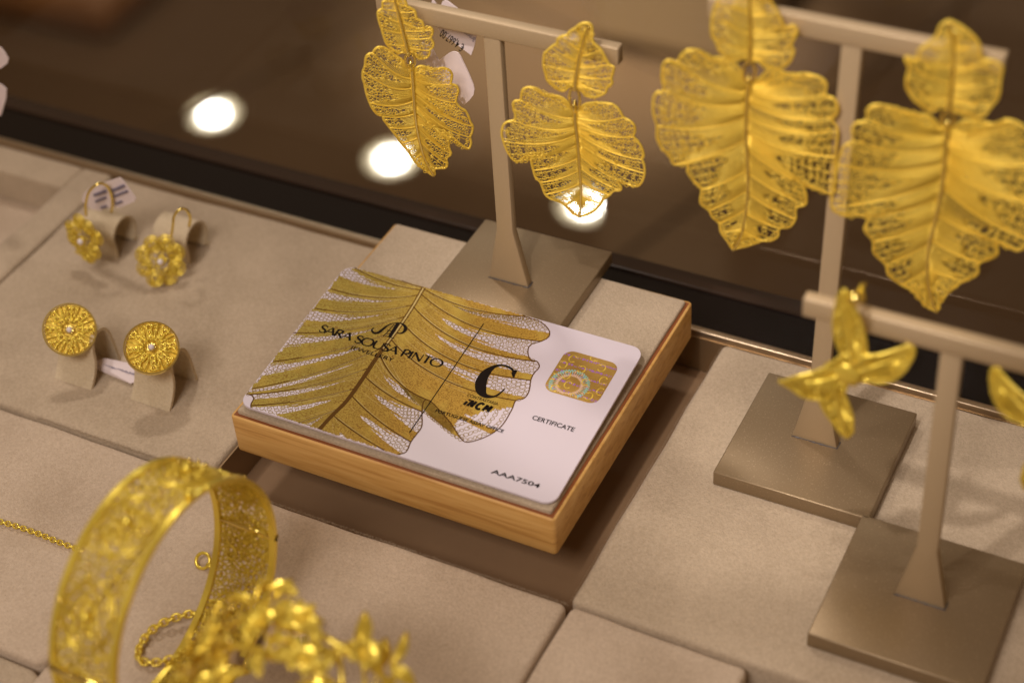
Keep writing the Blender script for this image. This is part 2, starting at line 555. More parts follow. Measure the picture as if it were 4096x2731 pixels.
ZT = -17.0
tl = tray('square beige suede tray at the rear left carrying the four small gold earrings', -105.2, -9.8, -6.0, 86.2, FAB, 1, 3.5)
m = MB(); m.box((-6.2, -6, -29.9), (-5.6, 83, -18.6)); m.build('side_panel', BRONZE, tl)
tray_gap_r = tray('square beige suede tray at the rear right under the two tall stands', 94.2, -10.4, 196, 86.0, FAB, 2, 1.6)
tray('small rose-beige suede tray at the front left under the thin gold chain', -104.8, -75.4, -7.4, -11.2, FAB2, 3, 3)
tray_gap_f = tray('beige suede tray in front of the wooden block, under the jewellery pile', -6.6, -112, 94.2, -11.2, FAB2, 4, 1.6)
tray('narrow rose-beige suede tray at the front right below the front stand', 94.7, -112, 137.5, -11.6, FAB2, 5, 1.6, -.6)
tray('beige suede tray in the bottom right corner beside a dark gap', 141.5, -112, 240, -13.5, FAB, 6, 5, -1.2)
tray('beige suede tray in the bottom left corner with rounded edge', -104.8, -176, -5.0, -76.8, FAB, 7, 4.5)
tray('rose-beige suede tray at the far left edge in front of the recessed one', -205, -75, -106, -11.2, FAB2, 8, 2)
rt = thing('recessed_tray', 'beige suede frame tray with a sunken floor at the far left edge', 'tray', (-155, 37, -30))
m = MB()
pad(m, -117, -9.8, -106.2, 86.2, -29.9, -17, 1, 1.2, 11)
pad(m, -205, 75.0, -117.2, 86.2, -29.9, -17.03, 1, 1.2, 12)
m.build('padded_frame', FAB, rt, smooth='angle')
m = MB(); m.box((-205, -9.5, -29.8), (-117.3, 74.8, -28.4)); m.build('sunken_floor', FAB2, rt)
# ------------------------------------------------------------------ wooden block with fabric pad
blk = thing('display_block', 'light wooden block with a beige suede inlay carrying the white certificate card', 'display block', (42, 40, -13.6))
m = MB()
m.prism(rounded_rect(-1.7, -2.0, 87.0, 81.6, 1.1, 4), 11.6, lambda V: V + np.array([0, 0, -13.6]))
m.build('wooden_body', WOOD, blk, smooth=True, bevel=.32, segs=2)
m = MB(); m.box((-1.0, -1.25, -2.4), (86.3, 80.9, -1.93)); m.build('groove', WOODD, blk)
m = MB(); pad(m, -.45, -.55, 85.6, 80.3, -1.95, -.85, .7, .5, 21, .12)
pd = m.build('suede_inlay', FAB, blk, smooth='angle')


def fuzz(parent, pts, nrm, mtl, n, ln=.55, seed=5):
    rr = random.Random(seed); mb = MB()
    pts = resample(pts, n)
    for k in range(n):
        p = pts[k] + np.array([rr.uniform(-.25, .25) for _ in range(3)])
        d = np.array(nrm) + np.array([rr.uniform(-.7, .7), rr.uniform(-.7, .7), rr.uniform(-.2, .8)])
        d = d / np.linalg.norm(d) * ln * rr.uniform(.4, 1.3)
        s = np.cross(d, [.3, .5, .8]); s = s / np.linalg.norm(s) * .035
        mb.add([p - s, p + s, p + d], [(0, 1, 2)])
    return mb.build('nap_fibres', mtl, parent, kind='stuff')


for t_, P_, n_ in ((tray_gap_r, [(94.3, -10, -17.6), (94.3, 85, -17.6)], (-.6, 0, .6)), (tray_gap_f, [(-6, -11.3, -17.6), (94, -11.3, -17.6)], (0, .6, .6)), (tl, [(-60, -9.9, -17.5), (-10, -9.9, -17.5)], (0, -.5, .6))):
    fuzz(t_, P_, n_, FAB, 2600, .5, 4)
m_edge = [(-.3, -.4, -1.2), (85.4, -.4, -1.2), (85.4, 80, -1.2), (-.3, 80, -1.2), (-.3, -.4, -1.2)]
fuzz(blk, m_edge, (0, -.2, .8), FAB, 5200, .55, 9)

# ------------------------------------------------------------------ filigree leaf builder
def bez(a, b, c, n):
    t = np.linspace(0, 1, n)[:, None]
    return (1 - t) ** 2 * a + 2 * t * (1 - t) * b + t * t * c


class Leaf:
    """2-D leaf: midrib, two traced half outlines, side veins; patches between the veins as Coons surfaces"""
    def __init__(s, mid, halves):
        s.mid = smooth_line(mid, 8)
        s.patches = []; s.veins = []; s.outlines = []
        d = np.r_[0, np.cumsum(np.linalg.norm(np.diff(s.mid, axis=0), axis=1))]
        s.mt = d / d[-1]
        for side, (out, veins) in zip((-1, 1), halves):
            K = 6
            o = smooth_line(np.vstack([s.mid[:1], np.asarray(out)]), K)   # index of out[i] is (i+1)*K
            s.outlines.append(o)
            prev = None; pf = 0.0; pi = 0
            vs = list(veins)
            for q, (f, idx, sag) in enumerate(vs):
                a = s.mpt(f); e = o[min((idx + 1) * K, len(o) - 1)]
                ch = e - a; L = np.linalg.norm(ch)
                md = s.mpt(min(f + .02, 1)) - s.mpt(max(f - .02, 0)); md /= np.linalg.norm(md) + 1e-9
                ctrl = a + ch * .45 + md * L * sag
                v = bez(a, ctrl, e, 24)
                s.veins.append(v)
                i1 = min((idx + 1) * K, len(o) - 1)
                if prev is None:
                    k0 = max(K, int(i1 * .45))
                    left = resample(o[:k0 + 1], 24)
                    margin = o[k0:i1 + 1]
                else:
                    left = prev; margin = o[pi:i1 + 1]
                s.patches.append((left, v, s.mseg(pf, f), margin, side))
                prev, pf, pi = v, f, i1
            s.patches.append((prev, resample(s.mseg(pf, 1), 24), np.repeat(s.mpt(pf)[None], 6, 0), o[pi:], side))

    def mpt(s, f): return np.array([np.interp(f, s.mt, s.mid[:, k]) for k in range(2)])
    def mseg(s, a, b): return np.array([s.mpt(f) for f in np.linspace(a, b, 8)])

    def coons(s, patch, sv, tv):
        v0, v1, m0, m1, _ = patch
        v0, v1 = resample(v0, 41), resample(v1, 41)
        m0, m1 = resample(m0, 41), resample(m1, 41)
        def ev(c, t):
            t = np.clip(t, 0, 1) * 40
            return np.stack([np.interp(t, np.arange(41), c[:, k]) for k in range(2)], -1)
        S, T = np.asarray(sv, float)[..., None], np.asarray(tv, float)[..., None]
        c00, c01, c10, c11 = v0[0], v0[-1], v1[0], v1[-1]
        return ((1 - S) * ev(v0, tv) + S * ev(v1, tv) + (1 - T) * ev(m0, sv) + T * ev(m1, sv)
                - ((1 - S) * (1 - T) * c00 + (1 - S) * T * c01 + S * (1 - T) * c10 + S * T * c11))


DENS = [0.30]


def dense_end(sq, rr, ph):
    """how far along the vein (0..1) the packed wires run"""
    base = DENS[0] + (.80 - DENS[0]) * abs(sq - .40) / .60
    if sq > .62: base = max(base, DENS[0] + .12 + (.85 - DENS[0]) * (sq - .62) / .38)
    return min(1, base + .09 * math.sin(ph + 11 * sq) + rr.uniform(-.05, .05))


def draw_leaf(leaf, emit, strand=.30, curl=.95, seed=1):
    """calls emit(kind, points2d, s, t) for every wire; kind in strand, sparse, curl, vein, rim"""
    rr = random.Random(seed)
    for pi, P in enumerate(leaf.patches):
        v0, v1, m0, m1, side = P
        Lw = np.linalg.norm(np.asarray(v1)[12] - np.asarray(v0)[12])
        Lm = np.linalg.norm(np.diff(m1, axis=0), axis=1).sum()
        Lt = np.linalg.norm(np.diff(v1, axis=0), axis=1).sum()
        wid = max(Lw, Lm * .6)
        ns = max(3, int(wid / strand))
        ph = rr.random() * 6
        for k in range(ns):
            sq = (k + .5) / ns
            T = dense_end(sq, rr, ph)
            n = max(6, int(Lt * T / 1.0))
            tt = np.linspace(0.0, T, n)
            emit('strand', leaf.coons(P, np.full(n, sq), tt), pi, sq)
            if k % 5 == 2 and T < .9:
                n2 = max(4, int(Lt * (1 - T) / 1.0))
                emit('sparse', leaf.coons(P, np.full(n2, sq), np.linspace(T, 1, n2)), pi, sq)
        nt = max(2, int(Lt / curl)); nn = max(2, int(max(wid, Lm) / curl))
        for i in range(nt):
            t = (i + .5) / nt
            for k in range(nn):
                sq = (k + .5 + (.5 if i % 2 else 0)) / (nn + .5)
                if sq > .99: continue
                T = dense_end(sq, rr, ph)
                if t < T - .03 or t > .97: continue
                c = leaf.coons(P, np.array([sq]), np.array([t]))[0]
                c = c + np.array([rr.uniform(-.3, .3), rr.uniform(-.3, .3)]) * curl
                emit('curl', c, pi, sq)
    for v in leaf.veins: emit('vein', v, 0, 0)
    for o in leaf.outlines: emit('rim', o, 0, 0)


def leaf_3d(part_name, leaf, M, parent, mtl, plate=False, fold=.0, bulge=.6, scale=1.0, seed=1, strand=.30, curl=.95, wire=.13, curve=0.0, label=None, rim_r=.34):
    """M(u, v, d): leaf plane coordinates (mm) and height above it -> room; builds part + sub-parts"""
    st, cu, ve, ri, mi = MB(), MB(), MB(), MB(), MB()
    mid = leaf.mid

    def depth(P):
        # distance from midrib -> fold; ripple with height
        P = np.atleast_2d(P)
        dx = P[:, 0] - np.interp(P[:, 1], mid[np.argsort(mid[:, 1]), 1], mid[np.argsort(mid[:, 1]), 0])
        a = np.abs(dx)
        return fold * a + curve * a * a + bulge * .25 * np.sin(P[:, 1] * .35 + 1.3 * np.sign(dx)) * np.clip(a / 6, 0, 1)

    def lift(P, extra=0.0):
        P = np.atleast_2d(P)
        return M(P[:, 0], P[:, 1], depth(P) + extra)

    nrm = (M(np.zeros(1), np.zeros(1), np.ones(1)) - M(np.zeros(1), np.zeros(1), np.zeros(1)))[0]
    U = (M(np.ones(1), np.zeros(1), np.zeros(1)) - M(np.zeros(1), np.zeros(1), np.zeros(1)))[0]
    V = (M(np.zeros(1), np.ones(1), np.zeros(1)) - M(np.zeros(1), np.zeros(1), np.zeros(1)))[0]
    rr = random.Random(seed + 50)

    def emit(kind, P, pi, sq):
        if kind == 'strand':
            P3 = lift(P, bulge * math.sin(math.pi * sq) + rr.uniform(-.03, .03)); st.tube(P3, wire * 1.05, 3, False, nrm)
        elif kind == 'sparse':
            st.tube(lift(P, bulge * math.sin(math.pi * sq)), wire, 3, False, nrm)
        elif kind == 'curl':
            c = lift(P, bulge * math.sin(math.pi * sq) + rr.uniform(-.05, .05))[0]
            a = rr.random() * 6; r = curl * rr.uniform(.42, .54)
            u = math.cos(a) * U + math.sin(a) * V; v = -math.sin(a) * U + math.cos(a) * V
            tilt = nrm * rr.uniform(-.25, .25)
            cu.ring(c, r, wire * .9, u + tilt, v, 7, 3, r * rr.uniform(.65, 1), nrm)
            if rr.random() < .15:
                a2 = rr.random() * 6.3
                q = c + (math.cos(a2) * U + math.sin(a2) * V) * curl * .2
                cu.ring(q, r * .42, wire * .8, u, v, 5, 3, None, nrm)
        elif kind == 'vein':
            ve.tube(lift(P, .22), rim_r * .55, 5, False, nrm)
        elif kind == 'rim':
            ri.tube(lift(P, 0.02), rim_r, 5, False, nrm)

    draw_leaf(leaf, emit, strand, curl, seed)
    if plate:
        pm = MB()
        for P in leaf.patches:
            g_ = 10; sv, tv = np.meshgrid(np.linspace(0, 1, g_), np.linspace(0, 1, g_))
            pm.add(lift(leaf.coons(P, sv.ravel(), tv.ravel()), -.12), [(i * g_ + k, i * g_ + k + 1, (i + 1) * g_ + k + 1, (i + 1) * g_ + k) for i in range(g_ - 1) for k in range(g_ - 1)])
    tt = np.linspace(0, 1, len(mid))
    mi.tube(lift(mid, .35), rim_r * (1.9 - 1.0 * tt), 6, False, nrm)
    o = ri.build(part_name, mtl, parent, smooth=True)
    if label: o['label'] = label
    if plate: pm.build('thin_plate', mtl, o, smooth=True)
    mi.build('midrib', GOLDP if mtl is not GOLDY else GOLDY, o, smooth=True)
    ve.build('side_veins', mtl, o, smooth=True)
    st.build('twisted_wires', mtl, o, smooth=True, kind='stuff')
    cu.build('wire_curls', mtl, o, smooth=True, kind='stuff')
    return o


def zoomer(x0, y0, sc):
    return lambda P: [((x0 + x * sc) / PH, (y0 + y * sc) / PH) for x, y in P]


def leaf_from_photo(Z, mid, left, lv, right, rv, P0, az):
    a = math.radians(az)
    n = np.array([math.sin(a), -math.cos(a), 0]); U = np.array([math.cos(a), math.sin(a), 0])
    def cv(P):
        out = []
        for x, y in Z(P):
            q = on_plane(x, y, P0, n) - P0
            out.append((q @ U, q[2]))
        return out
    L = Leaf(cv(mid), ((cv(left), lv), (cv(right), rv)))
    M = lambda u, v, d: P0 + np.outer(u, U) + np.outer(v, [0, 0, 1.0]) + np.outer(d, n)
    return L, M


def links(parent, top, bot, az, mtl, r=1.5):
    """two interlocked rings between the small leaf and the large one"""
    a = math.radians(az)
    n = np.array([math.sin(a), -math.cos(a), 0]); U = np.array([math.cos(a), math.sin(a), 0]); Zv = np.array([0, 0, 1.0])
    c = (np.array(top) + np.array(bot)) / 2
    h = max(1.6, abs(top[2] - bot[2]) / 2 + .8)
    m = MB(); m.ring(c + n * .3, r * .8, .34, U, Zv, 14, 6, h, n); m.build('connecting_ring', GOLDP, parent, smooth=True)
    m = MB(); m.ring(c - Zv * h * .6 + n * .5, r * .7, .36, n, Zv, 12, 6, r * .9, U); m.build('connecting_ring', GOLDP, parent, smooth=True)


def earring(label, group, Zl, low, Zu, up, hook_px, yplane, az, mtl, seed, fold, curve=0.0, strand=.3, curl=1.0, wire=.115, bulge=.4, hang=None):
    DENS[0] = .42 if yplane < 55 else .28
    P0 = at(*hook_px, yy=yplane)
    t = thing('leaf_earring', label, 'earring', P0, group)
    L, M = leaf_from_photo(Zl, *low, P0, az)
    leaf_3d('large_leaf', L, M, t, mtl, False, fold, bulge, 1, seed, strand, curl, wire, curve)
    P1 = at(*Zu([up[0][0]])[0], yy=yplane)
    L2, M2 = leaf_from_photo(Zu, *up, P1, az)
    leaf_3d('small_leaf', L2, M2, t, mtl, False, fold, bulge * .8, 1, seed + 7, strand * 1.15, curl, wire, curve)
    Ltop = M(L.mid[:1, 0], L.mid[:1, 1], np.array([.4]))[0]
    links(t, P1, Ltop, az, mtl)
    # post and back that hold it on the bar
    n = np.array([math.sin(math.radians(az)), -math.cos(math.radians(az)), 0])
    q = hang
    m = MB(); m.tube([q - n * .5, q - n * 7.5], .42, 6); m.build('ear_post', GOLDP, t)
    m = MB(); m.ring(q - n * 6.5, 1.5, .5, np.array([1.0, 0, 0]), np.array([0, 0, 1.0]), 12, 5); m.build('clasp', GOLDP, t)
    return t


# --- stand 1, right earring (face on)
Z = zoomer(2000, 300, .3827)
lowS1R = ([(785, 330), (790, 480), (810, 640), (830, 900), (845, 1150), (845, 1330), (832, 1480)],
          [(745, 350), (690, 265), (600, 215), (500, 205), (430, 170), (380, 120), (320, 103), (260, 115), (240, 160), (230, 225), (175, 230), (155, 260), (165, 320), (180, 380), (165, 425), (100, 432), (60, 465), (45, 540), (60, 620), (85, 700), (110, 760), (150, 820), (190, 855), (230, 845), (280, 805), (350, 780), (375, 795), (345, 830), (340, 880), (360, 960), (385, 1040), (430, 1090), (455, 1150), (480, 1220), (530, 1270), (620, 1310), (680, 1350), (730, 1410), (770, 1450), (832, 1480)],
          [(.10, 9, .22), (.17, 14, .26), (.24, 18, .24), (.33, 24, .18), (.45, 29, .16), (.56, 31, .16), (.68, 33, .12), (.8, 36, .1)],
          [(830, 350), (880, 310), (960, 285), (1060, 278), (1160, 278), (1230, 310), (1270, 360), (1300, 410), (1370, 440), (1415, 480), (1425, 540), (1410, 600), (1460, 650), (1500, 710), (1520, 780), (1505, 820), (1525, 880), (1530, 960), (1510, 1040), (1470, 1100), (1420, 1118), (1340, 1105), (1240, 1075), (1250, 1110), (1275, 1150), (1260, 1180), (1190, 1195), (1150, 1240), (1090, 1280), (1060, 1330), (1000, 1400), (920, 1450), (832, 1480)],
          [(.09, 7, .22), (.15, 11, .24), (.23, 15, .22), (.31, 17, .2), (.42, 22, .14), (.54, 25, .14), (.66, 27, .12), (.8, 29, .1)])
Zu = zoomer(2000, 60, .31893)
upS1R = ([(940, 930), (960, 750), (1000, 500), (1060, 280), (1130, 120)],
         [(880, 890), (810, 945), (740, 930), (660, 870), (600, 800), (580, 720), (555, 600), (565, 470), (600, 430), (650, 385), (720, 340), (730, 290), (780, 260), (850, 245), (870, 210), (950, 160), (1010, 115), (1080, 100), (1130, 115)],
         [(.12, 4, -.1), (.27, 6, -.1), (.42, 9, -.1), (.58, 12, -.1), (.75, 15, -.1)],
         [(990, 890), (1030, 960), (1110, 1010), (1190, 1020), (1280, 985), (1330, 950), (1360, 880), (1415, 830), (1405, 770), (1430, 680), (1430, 630), (1370, 600), (1310, 500), (1270, 430), (1180, 350), (1155, 280), (1160, 200), (1150, 140), (1130, 115)],
         [(.1, 5, -.08), (.2, 8, -.1), (.34, 11, -.12), (.5, 13, -.1), (.68, 15, -.1)])
s1r = earring('gold filigree leaf earring hanging face-on at the right end of the middle stand', 'gold leaf earrings hanging on the stands',
        Z, lowS1R, Zu, upS1R, (1320, 212), 60.5, 14, GOLD, 3, .05, .006, hang=at(1330, 108, yy=60.5))

# --- stand 1, left earring (oblique)
Z = zoomer(1430, 150, .36364)
lowS1L = ([(588, 290), (600, 420), (612, 600), (625, 800), (650, 1000), (690, 1180), (745, 1350), (835, 1515)],
          [(545, 320), (480, 240), (400, 185), (330, 125), (270, 97), (215, 98), (180, 130), (165, 160), (115, 172), (88, 215), (80, 300), (58, 360), (55, 430), (75, 500), (95, 600), (130, 700), (165, 770), (215, 830), (270, 850), (290, 900), (350, 980), (420, 1070), (480, 1150), (560, 1250), (620, 1340), (680, 1410), (770, 1475), (810, 1505), (835, 1520)],
          [(.12, 7, .28), (.2, 11, .28), (.31, 15, .2), (.42, 18, .16), (.53, 20, .12), (.63, 22, .08), (.76, 24, .06)],
          [(640, 360), (650, 330), (700, 310), (770, 325), (840, 345), (930, 325), (1000, 345), (1035, 390), (1030, 450), (1025, 500), (1080, 520), (1105, 570), (1085, 640), (1080, 700), (1130, 760), (1180, 790), (1215, 850), (1235, 910), (1262, 960), (1255, 1030), (1235, 1080), (1245, 1150), (1215, 1210), (1150, 1180), (1080, 1120), (1010, 1060), (940, 1010), (975, 1080), (1000, 1150), (1005, 1210), (1025, 1270), (975, 1320), (985, 1380), (960, 1425), (855, 1440), (850, 1500), (835, 1520)],
          [(.1, 9, .24), (.17, 13, .22), (.24, 18, .18), (.32, 20, .2), (.42, 26, .12), (.53, 30, .14), (.66, 32, .12), (.8, 34, .08)])
Zu = zoomer(1450, 0, .19136)
upS1L = ([(960, 1150), (850, 700), (740, 250), (670, 0), (630, -210)],
         [(890, 1070), (800, 1100), (700, 1080), (600, 1000), (500, 900), (440, 750), (390, 580), (340, 430), (315, 260), (360, 200), (410, 170), (420, 40), (480, 10), (560, -80), (630, -210)],
         [(.14, 4, -.05), (.34, 6, -.08), (.5, 8, -.08), (.68, 10, -.08), (.82, 12, -.05)],
         [(1010, 1080), (1100, 1160), (1200, 1215), (1320, 1200), (1390, 1120), (1400, 1030), (1460, 960), (1470, 880), (1420, 770), (1450, 690), (1450, 600), (1390, 560), (1290, 610), (1240, 450), (1130, 380), (1090, 230), (1000, 160), (930, 130), (900, 40), (850, -60), (740, -160), (630, -210)],
         [(.12, 5, -.08), (.26, 8, -.08), (.38, 10, -.08), (.52, 12, -.08), (.66, 15, -.06), (.8, 17, -.05)])
s1l = earring('gold filigree leaf earring turned edge-on at the left end of the middle stand', 'gold leaf earrings hanging on the stands',
        Z, lowS1L, Zu, upS1L, (944, 138), 60.5, 38, GOLD, 5, .10, -.004, hang=at(915, 30, yy=60.5))

# --- stand 2, large pair
Z = zoomer(2550, 0, .6696)
lowL = ([(668, 480), (655, 600), (650, 800), (660, 1000), (655, 1200), (620, 1400), (570, 1490)],
        [(640, 465), (600, 400), (560, 370), (500, 345), (425, 345), (400, 310), (350, 285), (300, 285), (265, 315), (245, 350), (195, 335), (165, 355), (155, 420), (165, 510), (125, 520), (105, 560), (105, 640), (125, 720), (125, 790), (150, 850), (200, 910), (225, 955), (300, 965), (305, 1010), (345, 1070), (385, 1120), (380, 1200), (430, 1250), (450, 1290), (490, 1330), (500, 1380), (540, 1440), (570, 1490)],
        [(.06, 9, .24), (.12, 13, .26), (.2, 17, .22), (.33, 21, .14), (.5, 25, .14), (.62, 27, .12), (.74, 29, .1), (.86, 30, .06)],
        [(690, 490), (740, 460), (790, 410), (850, 420), (920, 435), (1000, 425), (1090, 440), (1130, 475), (1125, 540), (1175, 560), (1200, 600), (1195, 640), (1165, 680), (1175, 705), (1200, 750), (1185, 900), (1175, 1110), (1100, 1110), (1000, 1090), (1010, 1150), (1005, 1200), (950, 1225), (945, 1290), (910, 1340), (850, 1355), (840, 1400), (800, 1430), (740, 1435), (660, 1465), (600, 1480), (570, 1490)],
        [(.06, 8, .2), (.12, 12, .24), (.2, 14, .24), (.28, 15, .2), (.38, 18, .14), (.52, 20, .14), (.64, 22, .12), (.76, 24, .1), (.87, 27, .05)])
upL = ([(670, 375), (675, 200), (670, 0), (660, -200)],
       [(640, 350), (575, 355), (500, 310), (470, 240), (445, 190), (450, 80), (480, 0), (520, -90), (600, -160), (660, -200)],
       [(.12, 3, -.1), (.3, 5, -.12), (.52, 6, -.1), (.74, 7, -.08)],
       [(710, 360), (770, 395), (850, 400), (900, 370), (935, 300), (920, 260), (955, 180), (930, 145), (880, 160), (840, 70), (800, 10), (780, -70), (720, -150), (660, -200)],
       [(.12, 4, -.08), (.28, 6, -.1), (.5, 9, -.1), (.74, 11, -.08)])
earring('larger gold filigree leaf earring on the tall rear stand, left of its post', 'gold leaf earrings hanging on the stands',
        Z, lowL, Z, upL, (1722, 162), 51.5, 16, GOLD, 11, .04, .004, strand=.34, curl=1.1, wire=.135, bulge=.5, hang=at(1730, 40, yy=51.5))
Z = zoomer(2550, 0, .8290)
lowR = ([(1497, 590), (1490, 700), (1470, 900), (1440, 1050), (1405, 1200), (1400, 1330), (1420, 1440), (1445, 1503)],
        [(1470, 620), (1410, 560), (1330, 545), (1270, 525), (1210, 500), (1150, 490), (1115, 510), (1110, 560), (1060, 570), (1042, 600), (1045, 650), (1000, 680), (975, 760), (955, 860), (945, 960), (990, 1000), (1110, 1030), (1100, 1090), (1140, 1150), (1145, 1210), (1200, 1270), (1215, 1320), (1280, 1370), (1330, 1400), (1390, 1470), (1445, 1503)],
        [(.06, 7, .22), (.12, 10, .24), (.2, 12, .2), (.28, 14, .18), (.38, 16, .14), (.5, 18, .14), (.62, 20, .12), (.76, 22, .1)],
        [(1520, 620), (1570, 585), (1650, 580), (1730, 590), (1780, 565), (1850, 580), (1900, 620), (1930, 680), (1960, 760), (1990, 830), (2000, 950), (1980, 1060), (1900, 1130), (1840, 1178), (1740, 1150), (1735, 1210), (1650, 1255), (1640, 1310), (1570, 1350), (1520, 1390), (1465, 1450), (1445, 1503)],
        [(.06, 5, .2), (.13, 8, .22), (.22, 10, .22), (.32, 12, .18), (.46, 14, .14), (.6, 16, .12), (.75, 18, .08)])
Zu = zoomer(3000, 0, .46599)
upR = ([(1705, 960), (1725, 800), (1745, 500), (1740, 300), (1710, 190)],
       [(1650, 920), (1550, 950), (1450, 880), (1380, 800), (1345, 680), (1370, 560), (1340, 480), (1440, 500), (1450, 430), (1530, 370), (1600, 310), (1640, 220), (1710, 180)],
       [(.14, 3, -.1), (.32, 5, -.1), (.5, 7, -.12), (.7, 9, -.08)],
       [(1760, 960), (1850, 950), (1930, 1000), (2010, 980), (2070, 900), (2130, 820), (2150, 680), (2160, 550), (2050, 510), (1990, 500), (1970, 380), (1900, 290), (1800, 220), (1710, 180)],
       [(.12, 4, -.08), (.28, 6, -.1), (.45, 8, -.1), (.68, 10, -.08)])
earring('larger gold filigree leaf earring on the tall rear stand, right of its post', 'gold leaf earrings hanging on the stands',
        Z, lowR, Zu, upR, (2178, 270), 51.5, 12, GOLD, 13, .04, .004, strand=.34, curl=1.1, wire=.135, bulge=.5, hang=at(2190, 115, yy=51.5))


# ------------------------------------------------------------------ T stands
def stand(label, x0, y0, x1, y1, zb, zt, fx, fy, barx0, barx1, zbar, th=2.4, lean=0.0):
    t = thing('earring_stand', label, 'jewellery stand', ((x0 + x1) / 2, (y0 + y1) / 2, zb), 'champagne metal earring stands')
    m = MB(); m.box((x0, y0, zb), (x1, y1, zt)); m.build('base', CHAMPB, t, bevel=.35, segs=2, smooth=True)
    y_ = fy
    w = 2.15
    # flared post, cut from one flat bar
    hf = 17.0
    prof = [(fx - 5.7, zt), (fx + 5.7, zt), (fx + w + .1, zt + hf), (fx + w + lean * 1, zbar - 2.3), (fx - w + lean, zbar - 2.3), (fx - w - .1, zt + hf)]
    m = MB(); m.prism(prof, th, lambda V: np.c_[V[:, 0], y_ + V[:, 2], V[:, 1]])
    m.build('post', CHAMP, t, bevel=.22, segs=2, smooth=True)
    m = MB(); m.box((barx0, y_ - .25, zbar - 2.3), (barx1, y_ + th + .25, zbar + 2.3)); m.build('crossbar', CHAMP, t, bevel=.3, segs=2, smooth=True)
    rr = random.Random(int(fx)); m = MB()
    pts = [(fx - 5.8 + k * 11.6 / 14, y_ - .12 + rr.uniform(-.1, .1), zt + .06) for k in range(15)] + [(fx + 5.9, y_ + 1, zt + .06), (fx + 5.85, y_ + th, zt + .06)]
    m.tube(pts, [rr.uniform(.08, .24) for _ in pts], 5); m.build('glue_seam', GLUE, t, smooth=True)
    return t


stand('champagne metal T-stand in the middle whose square base stands on the wooden block', 24.0, 49.3, 61.9, 87.2, -.8, 3.0, 42.0, 65.3, 11.8, 74.8, 79.0, lean=.5)
stand('tall champagne metal T-stand at the rear right carrying the two largest leaf earrings', 110.6, 36.5, 149.4, 75.2, -16.9, -12.6, 129.5, 55.6, 99.7, 161.4, 102.4, lean=1.3)
stand('shorter champagne metal T-stand at the front right with the gold star-shaped birds', 147.6, -1.2, 186.2, 37.4, -16.9, -12.6, 167.2, 17.2, 136.0, 198, 63.2, lean=-.8)

# ------------------------------------------------------------------ swallow shaped earrings
Zb = zoomer(3100, 1100, .4464)
yb = 13.5
petals = [([(700, 800), (680, 600), (650, 350), (620, 130)],
           [(620, 760), (600, 700), (545, 560), (525, 420), (550, 250), (580, 170), (620, 130)], [(.2, 1, -.1), (.5, 3, -.1), (.75, 4, -.1)],
           [(820, 800), (820, 690), (808, 560), (765, 400), (700, 260), (660, 180), (620, 130)], [(.2, 1, -.1), (.5, 3, -.1), (.75, 4, -.1)]),
          ([(680, 880), (850, 820), (1050, 750), (1240, 640)],
           [(740, 750), (820, 700), (950, 688), (1100, 650), (1200, 618), (1240, 640)], [(.25, 1, .1), (.55, 3, .1)],
           [(700, 980), (780, 930), (930, 935), (1060, 905), (1180, 800), (1245, 690), (1240, 640)], [(.25, 1, .1), (.55, 3, .1)]),
          ([(540, 960), (560, 1120), (600, 1300), (650, 1450)],
           [(420, 1040), (400, 1090), (440, 1190), (520, 1310), (590, 1410), (650, 1450)], [(.25, 1, .1), (.6, 3, .1)],
           [(640, 980), (620, 1040), (665, 1160), (698, 1270), (690, 1390), (650, 1450)], [(.25, 1, .1), (.6, 3, .1)]),
          ([(560, 900), (400, 940), (200, 950), (40, 940)],
           [(600, 730), (470, 805), (340, 850), (180, 885), (40, 940)], [(.3, 1, .1), (.6, 2, .1)],
           [(500, 1080), (400, 1090), (260, 1075), (150, 1015), (40, 940)], [(.3, 1, .1), (.6, 2, .1)])]


def bird(label):
    P0 = at(*Zb([(620, 850)])[0], yy=yb)
    t = thing('swallow_earring', label, 'earring', P0, 'gold star-shaped birds on the front stand')
    for k, p in enumerate(petals):
        L, M = leaf_from_photo(Zb, *p, P0, 18)
        o = leaf_3d('wing' if k < 2 else 'tail', L, M, t, GOLDY, True, .22, .3, 1, 31 + k, .34, 1.0, .17, -.012, rim_r=.4)
    # thin backing sheet of the body
    m = MB(); c = at(*Zb([(600, 880)])[0], yy=yb)
    m.sphere(c + np.array([0, .2, 0]), 2.6, 10, 6, (1.6, .5, 1.2)); m.build('body', GOLDY, t, smooth=True)
    m = MB(); q = at(*Zb([(720, 210)])[0], yy=yb); m.sphere(q, 1.5, 10, 7); 
    m.tube([q, q + np.array([0, 6, -1])], .4, 6); m.build('ear_post', GOLDP, t, smooth=True)
    m = MB(); q2 = at(*Zb([(765, 110)])[0], yy=yb + 3)
    m.prism([(-1.2, -3.4), (1.2, -3.4), (.5, 0), (0, .8)], .6, lambda V: q2 + np.c_[V[:, 0], V[:, 2], V[:, 1]]); m.build('back_hook', GOLDY, t)
    return t


def copy_tree(o, parent=None):
    c = o.copy(); COL.objects.link(c); c.parent = parent
    for ch in list(o.children):
        copy_tree(ch, c)
    return c


b1 = bird('gold star-shaped bird earring at the left end of the front stand')
b2 = copy_tree(b1)
b2['label'] = 'gold star-shaped bird earring cut off by the right frame edge'
b2.location.x = (2 * 166.8) * MM - b1.location.x
b2.scale = (-1, 1, 1)

# ------------------------------------------------------------------ price tag behind the middle stand
Zt = zoomer(1500, 0, .26786)


